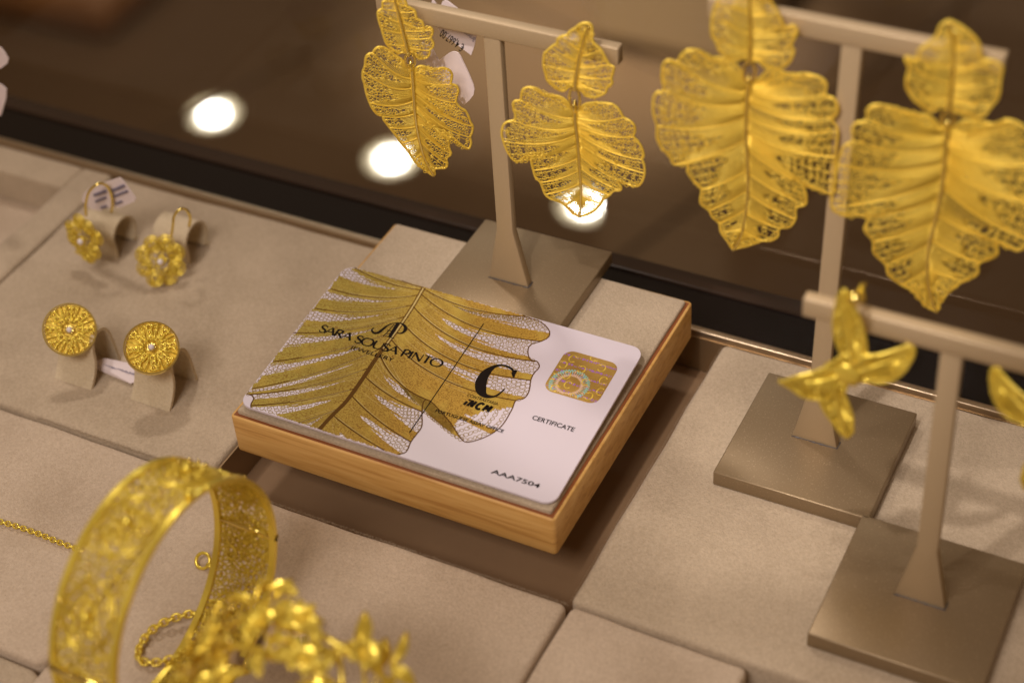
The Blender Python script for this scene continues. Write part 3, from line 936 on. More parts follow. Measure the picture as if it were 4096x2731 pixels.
def flat(name, Zf, P, yp, mtl, parent, th=.25, az=0):
    q = np.array([at(x, y, yy=yp) for x, y in Zf(P)])
    mb = MB(); mb.prism(q[:, [0, 2]], th, lambda V: np.c_[V[:, 0], yp + V[:, 2], V[:, 1]])
    return mb.build(name, mtl, parent)


def text_obj(s, mtl, parent, O, ex, ey, x0, y0, x1, h, bold=0.0, center=False, shear=0.0, name='lettering', lift=.03, mesh_edit=None):
    """lettering of cap height h (mm) fitted from x0 to x1 along ex"""
    cu = bpy.data.curves.new(name, 'FONT'); cu.body = s; cu.offset = bold; cu.shear = shear; cu.resolution_u = 3
    ob = bpy.data.objects.new(name, cu); COL.objects.link(ob)
    bpy.context.view_layer.update()
    me = bpy.data.meshes.new_from_object(ob.evaluated_get(bpy.context.evaluated_depsgraph_get()))
    bpy.data.objects.remove(ob)
    V = np.array([v.co for v in me.vertices])
    if len(V) == 0: return None
    lo, hi = V.min(0), V.max(0)
    capH = .70
    X = x0 + (V[:, 0] - lo[0]) / (hi[0] - lo[0]) * (x1 - x0)
    Y = y0 + V[:, 1] / capH * h
    n = np.cross(ex, ey)
    off = np.array(parent.matrix_world.translation) / MM
    W = O + np.outer(X, ex) + np.outer(Y, ey) + n * lift - off
    me.vertices.foreach_set('co', (W * MM).ravel()); me.update()
    me.materials.clear(); me.materials.append(mtl)
    o = bpy.data.objects.new(name, me); COL.objects.link(o); o.parent = parent
    return o


yt = 69.5
tgp = thing('price_tag', 'large white folded price tag hanging behind the crossbar of the middle stand', 'price tag', at(1050, 110, yy=yt))
flat('label', Zt, [(860, -20), (820, 120), (870, 250), (940, 395), (945, 440), (965, 480), (1100, 580), (1435, 830), (1480, 700), (1520, 520), (1450, 330), (1390, 252), (1200, 110), (1085, 22), (1040, 8), (1005, 30), (985, 85), (978, 132), (910, 62)], yt, PAPER, tgp)
flat('folded_flap', Zt, [(700, 640), (845, 705), (950, 912), (1100, 800), (1150, 778), (1200, 778), (1245, 800), (1280, 850), (1400, 1100), (1470, 1270), (1484, 1340), (1470, 1420), (1410, 1500), (1330, 1570), (1200, 1440), (1000, 1250), (860, 1130), (790, 1010), (720, 870)], yt + 1.2, PAPER, tgp)
TP = lambda x, y: at(*Zt([(x, y)])[0], yy=yt - .05)
a_, b_ = TP(1345, 690), TP(1005, 445)
ex_ = (b_ - a_) / np.linalg.norm(b_ - a_); nn_ = np.array([0, -1.0, 0]); ey_ = np.cross(nn_, ex_)
text_obj('\u20ac 4,667.00', INK, tgp, a_, ex_, ey_, 0, -.2, np.linalg.norm(b_ - a_), 2.5, .006)
a2_, b2_ = TP(1495, 590), TP(1340, 475)
text_obj('Brincos', INKB, tgp, a2_, (b2_ - a2_) / np.linalg.norm(b2_ - a2_), np.cross(nn_, (b2_ - a2_) / np.linalg.norm(b2_ - a2_)), 0, -.4, np.linalg.norm(b2_ - a2_), 1.5)
Zl = zoomer(0, 0, .31898)
tg2 = thing('price_tag', 'pale price tag poking in at the left frame edge', 'price tag', at(5, 130, yy=60))
flat('label', Zl, [(-90, 560), (10, 600), (60, 660), (105, 740), (90, 800), (10, 860), (-90, 880)], 60, PAPER, tg2)
flat('folded_flap', Zl, [(-90, 1030), (10, 1060), (80, 1120), (75, 1230), (10, 1450), (-90, 1480)], 61, PAPER, tg2)

# ------------------------------------------------------------------ certificate card
BL = np.array([0, 0, 1.0])
ex = np.array([85.6, .6, -.8]); ex /= np.linalg.norm(ex)
ey = np.array([-.3, 53.9, 3.3]); ey -= ex * (ex @ ey); ey /= np.linalg.norm(ey)
nz = np.cross(ex, ey)
CW, CH = 85.6, 54.0
card = thing('certificate_card', 'white plastic certificate card printed with a gold leaf, leaning on the stand base', 'card', BL)
CM = lambda V: BL + np.outer(V[:, 0], ex) + np.outer(V[:, 1], ey) + np.outer(V[:, 2], nz)
m = MB(); m.prism(rounded_rect(0, 0, CW, CH, 3.2, 8), .76, lambda V: CM(V - np.array([0, 0, .76])))
m.build('card_body', WHITE, card, bevel=.1, segs=1)


def card_pt(x, y):
    q = on_plane(900 + .8078 * x, 1000 + .8078 * y, BL, nz, s=1.0) - BL
    return (q @ ex, q @ ey)


CV = lambda P: [card_pt(*p) for p in P]
cmid = [(990, 175), (930, 280), (850, 400), (760, 520), (680, 640), (600, 750), (530, 820), (440, 920), (380, 1010)]
cright = [(1000, 150), (1060, 120), (1150, 130), (1250, 180), (1350, 240), (1440, 300), (1490, 330), (1560, 355), (1603, 395), (1603, 430), (1565, 452), (1515, 468), (1500, 500), (1510, 540), (1545, 552), (1556, 580), (1530, 610), (1514, 645), (1505, 700), (1480, 735), (1440, 745), (1420, 790), (1370, 870), (1300, 920), (1210, 950), (1170, 935), (1120, 860), (1060, 790), (1012, 745), (985, 748), (975, 800), (975, 870), (950, 910), (920, 950), (895, 1000), (840, 1020), (800, 1080), (700, 1120), (560, 1120), (440, 1080), (380, 1010)]
cleft = [(960, 160), (900, 120), (800, 90), (700, 50), (620, 20), (540, 20), (480, 90), (440, 160), (380, 200), (330, 260), (280, 330), (220, 400), (160, 470), (100, 560), (60, 640), (30, 700), (120, 715), (142, 735), (128, 770), (150, 820), (220, 900), (300, 980), (380, 1010)]
cardleaf = Leaf(CV(cmid), ((CV(cleft), [(.015, 3, .12), (.03, 5, .16), (.06, 7, .2), (.12, 9, .2), (.19, 11, .18), (.28, 13, .16), (.38, 15, .16), (.5, 16, .14), (.62, 18, .1), (.74, 20, .05)]),
                           (CV(cright), [(.02, 6, .16), (.05, 10, .2), (.13, 14, .22), (.23, 17, .22), (.33, 20, .2), (.42, 28, .22), (.55, 30, .1), (.66, 33, .08), (.78, 35, .05)])))


def in_card(P, e=.05): return (P[:, 0] > e) & (P[:, 0] < CW - e) & (P[:, 1] > e) & (P[:, 1] < CH - e) & \
    ~(((P[:, 0] < 2.4) & (P[:, 1] < 2.4)) & (np.hypot(P[:, 0] - 3.2, P[:, 1] - 3.2) > 3.1)) & \
    ~(((P[:, 0] < 2.4) & (P[:, 1] > CH - 2.4)) & (np.hypot(P[:, 0] - 3.2, P[:, 1] - CH + 3.2) > 3.1))


def ribbon(mb, P, w, z):
    P = np.asarray(P, float)
    if len(P) < 2: return
    T = np.gradient(P, axis=0); T /= np.linalg.norm(T, axis=1, keepdims=True) + 1e-9
    Nn = np.c_[-T[:, 1], T[:, 0]] * np.broadcast_to(np.asarray(w, float), (len(P),))[:, None] / 2
    V = np.r_[np.c_[P + Nn, np.full(len(P), z)], np.c_[P - Nn, np.full(len(P), z)]]
    n = len(P); ok = in_card(P)
    F = [(i + 1, i, n + i, n + i + 1) for i in range(n - 1) if ok[i] and ok[i + 1]]
    if F: mb.add(CM(V), F)


bands, lines, curls_, veins_, lights_ = MB(), MB(), MB(), MB(), MB()
rc = random.Random(77)
# packed bands as filled print
for pi, P in enumerate(cardleaf.patches):
    ph = rc.random() * 6
    ns, nt_ = 44, 46
    sg = np.linspace(0, 1, ns + 1)
    for a in range(ns):
        sm = (sg[a] + sg[a + 1]) / 2
        hw = .26 if P[4] < 0 else (.3 if pi == 16 else .36)
        c0_ = .30 if P[4] < 0 else .34
        dd = abs(sm - c0_) / hw
        t0_ = .20 if P[4] < 0 else (.76 if pi == 16 else .28)
        T = 1.0 if dd >= 1 else t0_ + (1 - t0_) * dd ** 1.5 + rc.uniform(-.015, .015)
        if dd < 1 and math.sin(ph + 23 * sm) > .75: T = min(1, T + .25)
        tt = np.linspace(0, T, nt_)
        A = cardleaf.coons(P, np.full(nt_, sg[a]), tt); B = cardleaf.coons(P, np.full(nt_, sg[a + 1] + .002), tt)
        ok = in_card(A) & in_card(B)
        V = CM(np.r_[np.c_[A, np.full(nt_, .030)], np.c_[B, np.full(nt_, .030)]])
        F = [(i + 1, i, nt_ + i, nt_ + i + 1) for i in range(nt_ - 1) if ok[i] and ok[i + 1]]
        if F:
            if P[4] > 0: F = [f[::-1] for f in F]
            bands.add(V, F)
        # fine wire lines over the band
        if a % 2 == 0:
            n = 40; tq = np.linspace(0.02, T, n); q0 = rc.random() * .4
            k0 = int(rc.random() * 12)
            L_ = cardleaf.coons(P, np.full(n, sm), tq)
            ribbon(lights_ if rc.random() < .15 else lines, L_[k0:k0 + rc.randint(14, 28)], .055, .040)
    # open mesh of loops
    Lt = np.linalg.norm(np.diff(P[1], axis=0), axis=1).sum()
    Lm = np.linalg.norm(np.diff(P[3], axis=0), axis=1).sum(); Lw = np.linalg.norm(P[1][12] - P[0][12])
    cs = 1.15
    n1, n2 = max(2, int(Lt / cs)), max(2, int(max(Lw, Lm * .9) / cs))
    for i in range(n1):
        t = (i + .5) / n1
        if t < .19: continue
        for k in range(n2):
            sq = (k + .5 + (.5 if i % 2 else 0)) / (n2 + .5)
            if sq > .97: continue
            c = cardleaf.coons(P, np.array([sq]), np.array([t]))[0] + np.array([rc.uniform(-.1, .1), rc.uniform(-.1, .1)])
            a0 = rc.random() * 6; r = cs * rc.uniform(.46, .62); e = rc.uniform(.6, 1)
            aa = np.linspace(0, 2 * math.pi, 9) + a0
            b = rc.random() * 3
            C0 = np.c_[r * np.cos(aa), e * r * np.sin(aa)]
            C0 = C0 @ np.array([[math.cos(b), math.sin(b)], [-math.sin(b), math.cos(b)]]) + c
            ribbon(curls_, C0, .16, .024)
for v in cardleaf.veins:
    v = resample(v, 40)
    ribbon(veins_, v, .34, .052)
    ribbon(lights_, (v + np.array([.24, .24]))[3:26], .10, .056)
for o in cardleaf.outlines:
    ribbon(veins_, resample(o, 300), .30, .050)
cm_ = resample(cardleaf.mid, 60)
ribbon(lights_, cm_[:24], .3, .064)
ribbon(veins_, cm_[10:], np.linspace(.2, 1.0, 50), .061)
ribbon(veins_, resample(cardleaf.mid, 60) + np.array([.42, .1]), .3, .058)
ribbon(veins_, resample(cardleaf.mid, 60) - np.array([.42, .1]), .3, .062)
bands.build('printed_leaf_bands', PRINT, card)
lines.build('printed_leaf_lines', PRINTO, card, kind='stuff')
curls_.build('printed_leaf_mesh', PRINTO, card, kind='stuff')
veins_.build('printed_leaf_veins', PRINTD, card)
lights_.build('printed_leaf_highlights', PRINTL, card)

LT = .085
def ctext(s, x0, x1, y0, h, bold=0.0, mtl=INK): return text_obj(s, mtl, card, BL, ex, ey, x0, y0, x1, h, bold, lift=LT)


# SARA SOUSA PINTO: thick-and-thin capitals drawn as strokes
def strokes(mb, S, ox, oy, h, thick, thin, z=LT):
    """S: list of (polyline in unit cap box, weight 0..1)"""
    for P, wt in S:
        P = np.array(P, float) * h + np.array([ox, oy])
        if len(P) > 2: P = smooth_line(P, 5)
        n = len(P)
        if isinstance(wt, tuple):
            wv = np.interp(np.linspace(0, 1, n), np.linspace(0, 1, len(wt)), wt)
        else: wv = np.full(n, wt)
        ribbon(mb, P, thin + (thick - thin) * wv, z)


GL = {
    'S': (.52, [([(.47, .80), (.40, .93), (.26, 1.0), (.10, .93), (.04, .77), (.13, .60), (.30, .49), (.45, .37), (.50, .22), (.42, .06), (.25, -.01), (.10, .05), (.02, .22)], (0.1, .2, .2, .5, .9, 1, 1, .9, .5, .2, .2, .1))]),
    'A': (.78, [([(.0, 0), (.36, 1.0)], .1), ([(.36, 1.0), (.76, 0)], 1), ([(.13, .36), (.60, .36)], .1)]),
    'R': (.66, [([(.08, 0), (.08, 1)], 1), ([(.08, .98), (.30, 1.0), (.48, .90), (.50, .74), (.42, .58), (.22, .50), (.08, .5)], (.1, .3, 1, 1, .4, .1)), ([(.27, .5), (.66, 0)], 1)]),
    'O': (.98, [([(.47, 1.0), (.20, .92), (.04, .65), (.04, .35), (.20, .07), (.47, 0.0), (.74, .07), (.90, .35), (.90, .65), (.74, .92), (.47, 1.0)], (.1, .5, 1, 1, .5, .1, .5, 1, 1, .5, .1))]),
    'U': (.80, [([(.08, 1), (.08, .35), (.18, .06), (.40, 0), (.60, .07), (.70, .35), (.70, 1)], (1, 1, .8, .2, .1, .1, .1))]),
    'P': (.60, [([(.08, 0), (.08, 1)], 1), ([(.08, .98), (.30, 1.0), (.50, .88), (.52, .70), (.42, .52), (.22, .45), (.08, .46)], (.1, .3, 1, 1, .4, .1))]),
    'I': (.26, [([(.1, 0), (.1, 1)], 1)]),
    'N': (.86, [([(.08, 0), (.08, 1)], .1), ([(.06, 1), (.74, 0)], 1), ([(.74, 0), (.74, 1)], .1)]),
    'T': (.66, [([(.32, 0), (.32, 1)], 1), ([(.0, .97), (.64, .97)], .15)]),
    ' ': (.34, []),
}
word = 'SARA SOUSA PINTO'
tw = sum(GL[c][0] for c in word) - .05
H_ = 2.55
kx = (40.9 - 5.8) / (tw * H_)
mb = MB(); x = 5.8
for c in word:
    wd, S_ = GL[c]
    S2 = [([(px * kx, py) for px, py in P], wt) for P, wt in S_]
    strokes(mb, S2, x, 29.4, H_, .60, .26)
    x += wd * kx * H_
mb.build('brand_lettering', INK, card)
ctext('JEWELLERY', 16.4, 28.9, 26.9, 1.2, .012)
# monogram
mb = MB()
def pl(P, wt, tk=.95, tn=.22):
    P = smooth_line([card_pt(*p) for p in P], 6); n = len(P)
    ribbon(mb, P, tn + (tk - tn) * np.interp(np.linspace(0, 1, n), np.linspace(0, 1, len(wt)), wt), LT)
pl([(737, 385), (727, 398), (740, 412), (762, 408), (785, 390), (810, 372), (840, 362), (872, 364), (891, 378), (892, 398), (875, 412), (852, 412)], (.1, .3, .6, .9, .7, .3, .1, .3, .8, 1, .5, .1))
pl([(856, 364), (815, 432)], (1, 1), 1.0)
pl([(795, 426), (840, 439)], (.1, .1), .3)
pl([(838, 368), (800, 412), (782, 428)], (.1, .2, .1), .5)
pl([(803, 398), (838, 404)], (.1, .1), .3)
mb.build('monogram', INK, card)
# divider
mb = MB(); ribbon(mb, resample([(44.15, 47.4), (44.15, 7.4)], 20), .26, LT); mb.build('divider_line', INK, card)
# large C
mb = MB()
def pc(P, wt, tk, tn=.3):
    P = smooth_line([card_pt(*p) for p in P], 8); n = len(P)
    ribbon(mb, P, tn + (tk - tn) * np.interp(np.linspace(0, 1, n), np.linspace(0, 1, len(wt)), wt), LT + .004)
pc([(1432, 630), (1428, 600), (1408, 582), (1372, 571), (1330, 580), (1290, 612), (1268, 655), (1268, 695), (1285, 720), (1315, 728), (1350, 718), (1385, 688)], (.0, .1, .15, .1, .3, .8, 1, .9, .45, .15, .1, 0), 2.9)
T3 = [card_pt(*p) for p in ((1449, 596), (1421, 606), (1428, 634))]
mb.add(CM(np.array([(*p, LT + .008) for p in T3])), [(0, 2, 1)])
T3 = [card_pt(*p) for p in ((1449, 596), (1428, 594), (1418, 610), (1424, 630), (1429, 632))]
mb.add(CM(np.array([(*p, LT + .012) for p in T3])), [(0, 1, 2, 3, 4)])
mb.build('large_letter', INK, card)
ctext('CONTRASTARIA', 51.6, 59.9, 23.2, .95, .01)
mb = MB(); x = 52.0
for P_, w_ in (([[(.1, 0), (.28, .62)]], .55), ([[(0, 0), (.3, 1)], [(.3, 1), (.6, 0)], [(.6, 0), (.9, 1)]], 1.0), ([[(.95, .82), (.6, 1.0), (.25, .8), (.08, .4), (.2, .1), (.5, 0), (.8, .14)]], 1.0), ([[(0, 0), (.3, 1)], [(.3, 1), (.5, .25)], [(.5, .25), (1.0, 1)], [(1.0, 1), (.8, 0)]], 1.15)):
    for q_ in P_: ribbon(mb, smooth_line([(x + a * 1.7, 20.4 + b * 2.1) for a, b in q_], 4) if len(q_) > 2 else resample([(x + a * 1.7, 20.4 + b * 2.1) for a, b in q_], 4), .72, LT)
    x += w_ * 2.05
ribbon(mb, resample([(52.75, 22.1), (52.95, 22.55)], 3), .6, LT)
mb.build('lettering', INK, card)
ctext('PORTUGUESE ASSAY OFFICE', 46.7, 65.0, 15.7, 1.0, .024)
ctext('CERTIFICATE', 69.5, 80.5, 22.3, 1.35, .014)
ctext('AAA7504', 67.9, 80.3, 3.4, 1.25, .016)
# hologram sticker
m = MB(); m.prism(rounded_rect(67.6, 32.2, 82.1, 46.8, 2.6, 6), .05, lambda V: CM(V + np.array([0, 0, .02])))
hol = m.build('hologram_sticker', FOIL, card)
hol['_o'] = tuple(BL)
yl, vi, cy, pk = MB(), MB(), MB(), MB()


def insticker(P): return (P[:, 0] > 67.9) & (P[:, 0] < 81.8) & (P[:, 1] > 32.5) & (P[:, 1] < 46.5)


def rib2(mb, P, w, z):
    P = np.asarray(P); ok = insticker(P)
    run = []
    for i in range(len(P)):
        if ok[i]: run.append(P[i])
        else:
            if len(run) > 1: ribbon(mb, np.array(run), w, z)
            run = []
    if len(run) > 1: ribbon(mb, np.array(run), w, z)


def cee(cx, cy_, s, flip=1, up=1):
    for off, wd in ((0, .24), (.36, .14)):
        a = np.radians(np.linspace(38, 322, 26))
        P = np.c_[cx + flip * s * (.82 - off * .5) * np.cos(a) - flip * off * .2, cy_ + up * s * np.sin(a)]
        rib2(yl, P, wd, .095)
    P = np.array([(cx + flip * s * .62, cy_ + up * s * .62), (cx + flip * s * .95, cy_ + up * s * .98), (cx + flip * s * .85, cy_ + up * s * .45)])
    rib2(yl, P, .12, .095)


for cx, cy_, f, u in ((70.4, 44.3, 1, 1), (75.2, 46.6, 1, -1), (78.3, 44.0, -1, 1), (69.0, 41.6, -1, 1), (73.9, 41.8, -1, 1), (80.4, 40.3, 1, -1), (71.3, 38.6, -1, -1), (76.6, 38.3, 1, 1), (81.3, 36.6, 1, 1), (67.9, 37, 1, -1), (73.0, 35.8, 1, 1), (79.2, 34.2, -1, -1), (70.4, 33.6, 1, 1), (75.6, 32.4, -1, 1)):
    cee(cx, cy_, 1.15, f, u)
rh = random.Random(4)
for y0 in (45.0, 42.2, 39.3, 36.4, 33.4):
    x = 67.8
    while x < 82:
        l = rh.uniform(.15, .8)
        for dy in (0, .22, .42):
            if rh.random() < .8: rib2(vi, resample([(x, y0 + dy - .02 * (x - 67)), (x + l, y0 + dy - .02 * (x + l - 67))], 4), .20, .080)
        x += l + rh.uniform(.05, .4)
for k in range(2):
    a = np.linspace(0, 2 * math.pi, 300)
    rad = 3.9 + 1.15 * np.cos(a * 22 + k * math.pi)
    P = np.c_[73.2 + rad * np.cos(a), 36.0 + rad * np.sin(a)]
    for i in range(0, 299, 4):
        seg = P[i:i + 5]
        rib2(cy if np.mean(rad[i:i + 5]) > 4.1 else pk, seg, .20, .087)
for mb_, mt_, nm in ((yl, FOILY, 'foil_letters'), (vi, FOILP, 'foil_microtext'), (cy, FOILC, 'foil_rosette'), (pk, FOILR, 'foil_rosette')):
    mb_.build(nm, mt_, hol)

# ------------------------------------------------------------------ disc earrings on curled holders
def holder(label, x0, x1, y0, zt=-17, name='earring_holder', h=14.5, yaw=0):
    prof = [(0, 0), (1.8, 2.2), (3.3, 4.6), (4.1, 7.2), (4.2, 9.6), (4.8, 11.8), (6.4, 13.6), (8.6, 14.3), (10.8, 13.3), (12.2, 10.8), (12.8, 7.4), (13.2, 3.6), (13.6, 0)]
    prof = smooth_line([(y0 + a, zt + b * h / 14.3) for a, b in prof], 3)
    m = MB(); n = len(prof); T = np.gradient(prof, axis=0); T /= np.linalg.norm(T, axis=1, keepdims=True)
    inn = prof + np.c_[T[:, 1], -T[:, 0]] * .9
    def P3(p, x): return np.c_[np.full(len(p), x), p]
    V = np.r_[P3(prof, x0), P3(prof, x1), P3(inn, x0), P3(inn, x1)]
    F = []
    for i in range(n - 1):
        F += [(i, i + 1, n + i + 1, n + i), (2 * n + i, 3 * n + i, 3 * n + i + 1, 2 * n + i + 1), (i, 2 * n + i, 2 * n + i + 1, i + 1), (n + i, n + i + 1, 3 * n + i + 1, 3 * n + i)]
    F += [(0, n, 3 * n, 2 * n), (n - 1, 3 * n - 1, 4 * n - 1, 2 * n - 1)]
    m.add(V, F)
    o = m.build(name, HOLD, None, smooth='angle')
    return tag(o, label, 'earring holder', 'curled cream earring holders')


holder('curled cream holder under the left round earring of the front pair', -64.8, -52.6, 3.9)
holder('curled cream holder under the right round earring of the front pair', -40.7, -28.3, 5.2)


def disc_earring(label, px, yy, nrm, R=7.0, seed=1):
    c = at(*px, yy=yy)
    nrm = np.array(nrm, float); nrm /= np.linalg.norm(nrm)
    U = np.cross([0, 0, 1.0], nrm); U /= np.linalg.norm(U); V = np.cross(nrm, U)
    t = thing('round_earring', label, 'earring', c, 'round gold rosette earrings')
    P = lambda r, a, d=0: c + r * math.cos(a) * U + r * math.sin(a) * V + d * nrm
    m = MB(); a_s = np.linspace(0, 2 * math.pi, 41)[:-1]
    ring = np.array([P(R, a) for a in a_s]); 
    n = len(ring)
    V4 = np.r_[ring + nrm * .5, ring - nrm * .7, ring * 0 + (c + (ring - c) * .94) + nrm * .5, (c + (ring - c) * .94) - nrm * .7]
    F = []
    for i in range(n):
        j = (i + 1) % n
        F += [(i, n + i, n + j, j), (2 * n + i, 2 * n + j, 3 * n + j, 3 * n + i), (i, j, 2 * n + j, 2 * n + i), (n + i, 3 * n + i, 3 * n + j, n + j)]
    m.add(V4, F); m.build('rim', GOLDP, t, smooth='angle')
    m = MB(); bk = [P(R * .93, a, -.55) for a in a_s]; m.add(bk, [tuple(range(n))]); m.build('back_plate', GOLD, t)
    rr = random.Random(seed); f1 = MB(); be = MB()
    for k in range(8):
        a = 2 * math.pi * k / 8 + .2
        f1.tube([P(1.6, a, .2), P(3.6, a + .05, .45), P(R * .92, a, .2)], .22, 4, False, nrm)
        for sg in (-1, 1):
            f1.tube(smooth_line([P(1.8, a, .2), P(3.6, a + sg * .22, .3), P(5.2, a + sg * .3, .3), P(6.3, a + sg * .16, .3)], 4), .17, 4, False, nrm)
        b = a + math.pi / 8
        for rr_, sz in ((5.5, .75), (4.1, .6), (2.7, .62)):
            f1.ring(P(rr_, b, .3), sz, .19, U, V, 10, 4)
            be.sphere(P(rr_, b, .45), .28, 6, 4)
        for da in (-.16, .16): be.sphere(P(6.1, b + da, .35), .27, 6, 4)
        for q in range(9):
            f1.ring(P(rr.uniform(2.4, 6.3), a + rr.uniform(-.35, .35), .1), rr.uniform(.3, .5), .12, U, V, 6, 3)
    f1.build('filigree', GOLDY, t, smooth=True); be.build('beads', GOLDP, t, smooth=True, kind='stuff')
    m = MB(); m.ring(P(0, 0, .4), 1.05, .25, U, V, 10, 4); m.build('stone_setting', GOLDP, t, smooth=True)
    m = MB(); m.sphere(P(0, 0, .7), .8, 8, 5); m.build('stone', STONE, t)
    m = MB(); m.tube([P(0, 0, -.6), P(0, 0, -7.5)], .4, 6); m.build('ear_post', GOLDP, t)
    return t


disc_earring('round gold rosette earring of the front pair nearest the left frame edge', (160, 757), 8.0, (.50, -.60, .60), 7.0, 1)
disc_earring('flatter-lying round gold rosette earring of the front pair, nearer the card', (348, 799), 9.0, (.42, -.36, .83), 7.1, 2)

# small tag between the holders
Pt = lambda x, y, z=-15.0: at(x, y, z=z)
tg = thing('price_tag', 'small white price tag lying between the two curled holders of the round earrings', 'price tag', Pt(250, 850))
q = np.array([Pt(214, 832, -14), Pt(218, 845, -15.5), Pt(300, 880, -16), Pt(330, 868, -15), Pt(330, 840, -13.5), Pt(240, 822, -13)])
m = MB(); m.add(np.r_[q, q + [0, 0, -.25]], [(0, 1, 2, 3, 4, 5)[::-1], (6, 7, 8, 9, 10, 11)] + [(i, (i + 1) % 6, 6 + (i + 1) % 6, 6 + i) for i in range(6)]); m.build('label', PAPER, tg)
m = MB(); rr = random.Random(3)
for k in range(26):
    u, v_ = rr.uniform(.1, .9), rr.uniform(.15, .85)
    a = q[0] * (1 - u) + q[3] * u; b = q[1] * (1 - u) + q[2] * u; b = (q[5] * (1 - u) + q[4] * u) * .5 + b * .5
    p = a * (1 - v_) + b * v_ + np.array([0, 0, .12]); d = (q[2] - q[1]) / np.linalg.norm(q[2] - q[1])
    m.tube([p, p + d * rr.uniform(.5, 1.2)], .12, 3)
m.build('tag_print', INKB, tg)


# ------------------------------------------------------------------ flower drop earrings (rear row)
def flower(label, px, yy, nrm, R, seed, hookpx):
    c = at(*px, yy=yy)
    nrm = np.array(nrm, float); nrm /= np.linalg.norm(nrm)
    U = np.cross([0, 0, 1.0], nrm); U /= np.linalg.norm(U); V = np.cross(nrm, U)
    t = thing('flower_earring', label, 'earring', c, 'gold flower drop earrings')
    rr = random.Random(seed)
    P = lambda r, a, d=0: c + r * math.cos(a) * U + r * math.sin(a) * V * 1.12 + d * nrm
    for k in range(8):
        a = 2 * math.pi * k / 8 + .3
        m = MB()
        pc_ = P(R * .60, a, rr.uniform(-.8, 1.2))
        for q in range(3): m.ring(pc_ + nrm * q * .35, R * .31 * (1 - q * .26), .26, U, V, 12, 4)
        for q in range(18):
            m.ring(pc_ + U * rr.uniform(-1, 1) * R * .18 + V * rr.uniform(-1, 1) * R * .18 + nrm * rr.uniform(0, 1), rr.uniform(.35, .6), .16, U + nrm * rr.uniform(-.4, .4), V, 7, 3)
        for q in range(4): m.sphere(pc_ + U * rr.uniform(-1, 1) * R * .22 + V * rr.uniform(-1, 1) * R * .22 + nrm * 1.0, .34, 6, 4)
        m.build('petal', GOLDY, t, smooth=True)
    m = MB()
    for q in range(16): m.ring(P(rr.uniform(.6, R * .4), rr.random() * 6.3, rr.uniform(.5, 1.6)), rr.uniform(.35, .7), .2, U + nrm * rr.uniform(-.4, .4), V, 8, 3)
    m.ring(P(0, 0, 1.4), 1.2, .3, U, V, 10, 4); m.build('flower_centre', GOLDY, t, smooth=True)
    m = MB(); m.sphere(P(.1, 0, 1.9), .95, 8, 6); m.build('pearl', STONE, t, smooth=True)
    m = MB(); hk = [at(*p, yy=y_) for p, y_ in hookpx]; m.tube(smooth_line(hk, 6), .42, 6, False, (1, 0, 0)); m.build('ear_hook', GOLDP, t, smooth=True)
    return t


flower('gold flower drop earring at the rear left, side-on beneath a white tag', (195, 548), 46, (-.10, -1.0, .12), 7.6, 3,
       [((198, 495), 46), ((197, 470), 46.5), ((205, 440), 47.5), ((228, 422), 49.5), ((248, 430), 51.5), ((258, 460), 52), ((256, 488), 52.5)])
flower('gold flower drop earring at the rear left, facing the viewer, right of the tagged one', (369, 598), 50, (.50, -.74, .40), 7.8, 4,
       [((393, 545), 50), ((397, 520), 50.5), ((400, 497), 51.5), ((413, 481), 53), ((428, 482), 54.5), ((437, 500), 55.2), ((434, 520), 56)])


def roll(label, cx, y0, x1, r, seed):
    """short roll of cream leatherette lying with its open end to the right"""
    prof = [(-r, 0)] + [(r * math.cos(a), r + r * math.sin(a)) for a in np.linspace(math.radians(200), math.radians(-50), 14)] + [(r * 1.1, .1)]
    prof = smooth_line([(y0 + a, -17 + b) for a, b in prof], 2)
    m = MB(); n = len(prof); T = np.gradient(prof, axis=0); T /= np.linalg.norm(T, axis=1, keepdims=True)
    inn = prof + np.c_[T[:, 1], -T[:, 0]] * .7
    V = np.r_[np.c_[np.full(n, cx), prof], np.c_[np.full(n, x1), prof], np.c_[np.full(n, cx), inn], np.c_[np.full(n, x1), inn]]
    F = []
    for i in range(n - 1):
        F += [(i, i + 1, n + i + 1, n + i), (2 * n + i, 3 * n + i, 3 * n + i + 1, 2 * n + i + 1), (i, 2 * n + i, 2 * n + i + 1, i + 1), (n + i, n + i + 1, 3 * n + i + 1, 3 * n + i)]
    m.add(V, F)
    return tag(m.build('earring_holder', HOLD, None, smooth='angle'), label, 'earring holder', 'curled cream earring holders')


roll('rolled cream holder behind the side-on flower earring, under the white tag', -91, 58, -79.5, 5.4, 1)
roll('rolled cream holder behind the flower earring that faces the viewer', -70, 64, -58.5, 5.4, 2)
Zq = zoomer(0, 500, .31881)
tg = thing('price_tag', 'white price tag with blue-grey print tied to the side-on flower earring', 'price tag', at(255, 450, yy=53))
lab = [(1035, 900), (1060, 850), (1130, 790), (1500, 660), (1560, 720), (1700, 920), (1690, 960), (1500, 1040), (1420, 1020), (1250, 1080), (1150, 1060), (1080, 1000), (1030, 960)]
flat('label', Zq, lab, 53, PAPER, tg, .3)
m = MB()
for (xa, ya), (xb, yb_), r in (((1180, 880), (1330, 830), .5), ((1200, 960), (1330, 910), .4), ((1390, 830), (1560, 760), .5), ((1420, 900), (1600, 830), .4), ((1270, 1040), (1340, 1020), .4), ((1450, 990), (1530, 960), .4)):
    a, b = [at(*p, yy=52.8) for p in Zq([(xa, ya), (xb, yb_)])]
    m.tube([a, b], r, 4)
m.build('tag_print', INKB, tg)

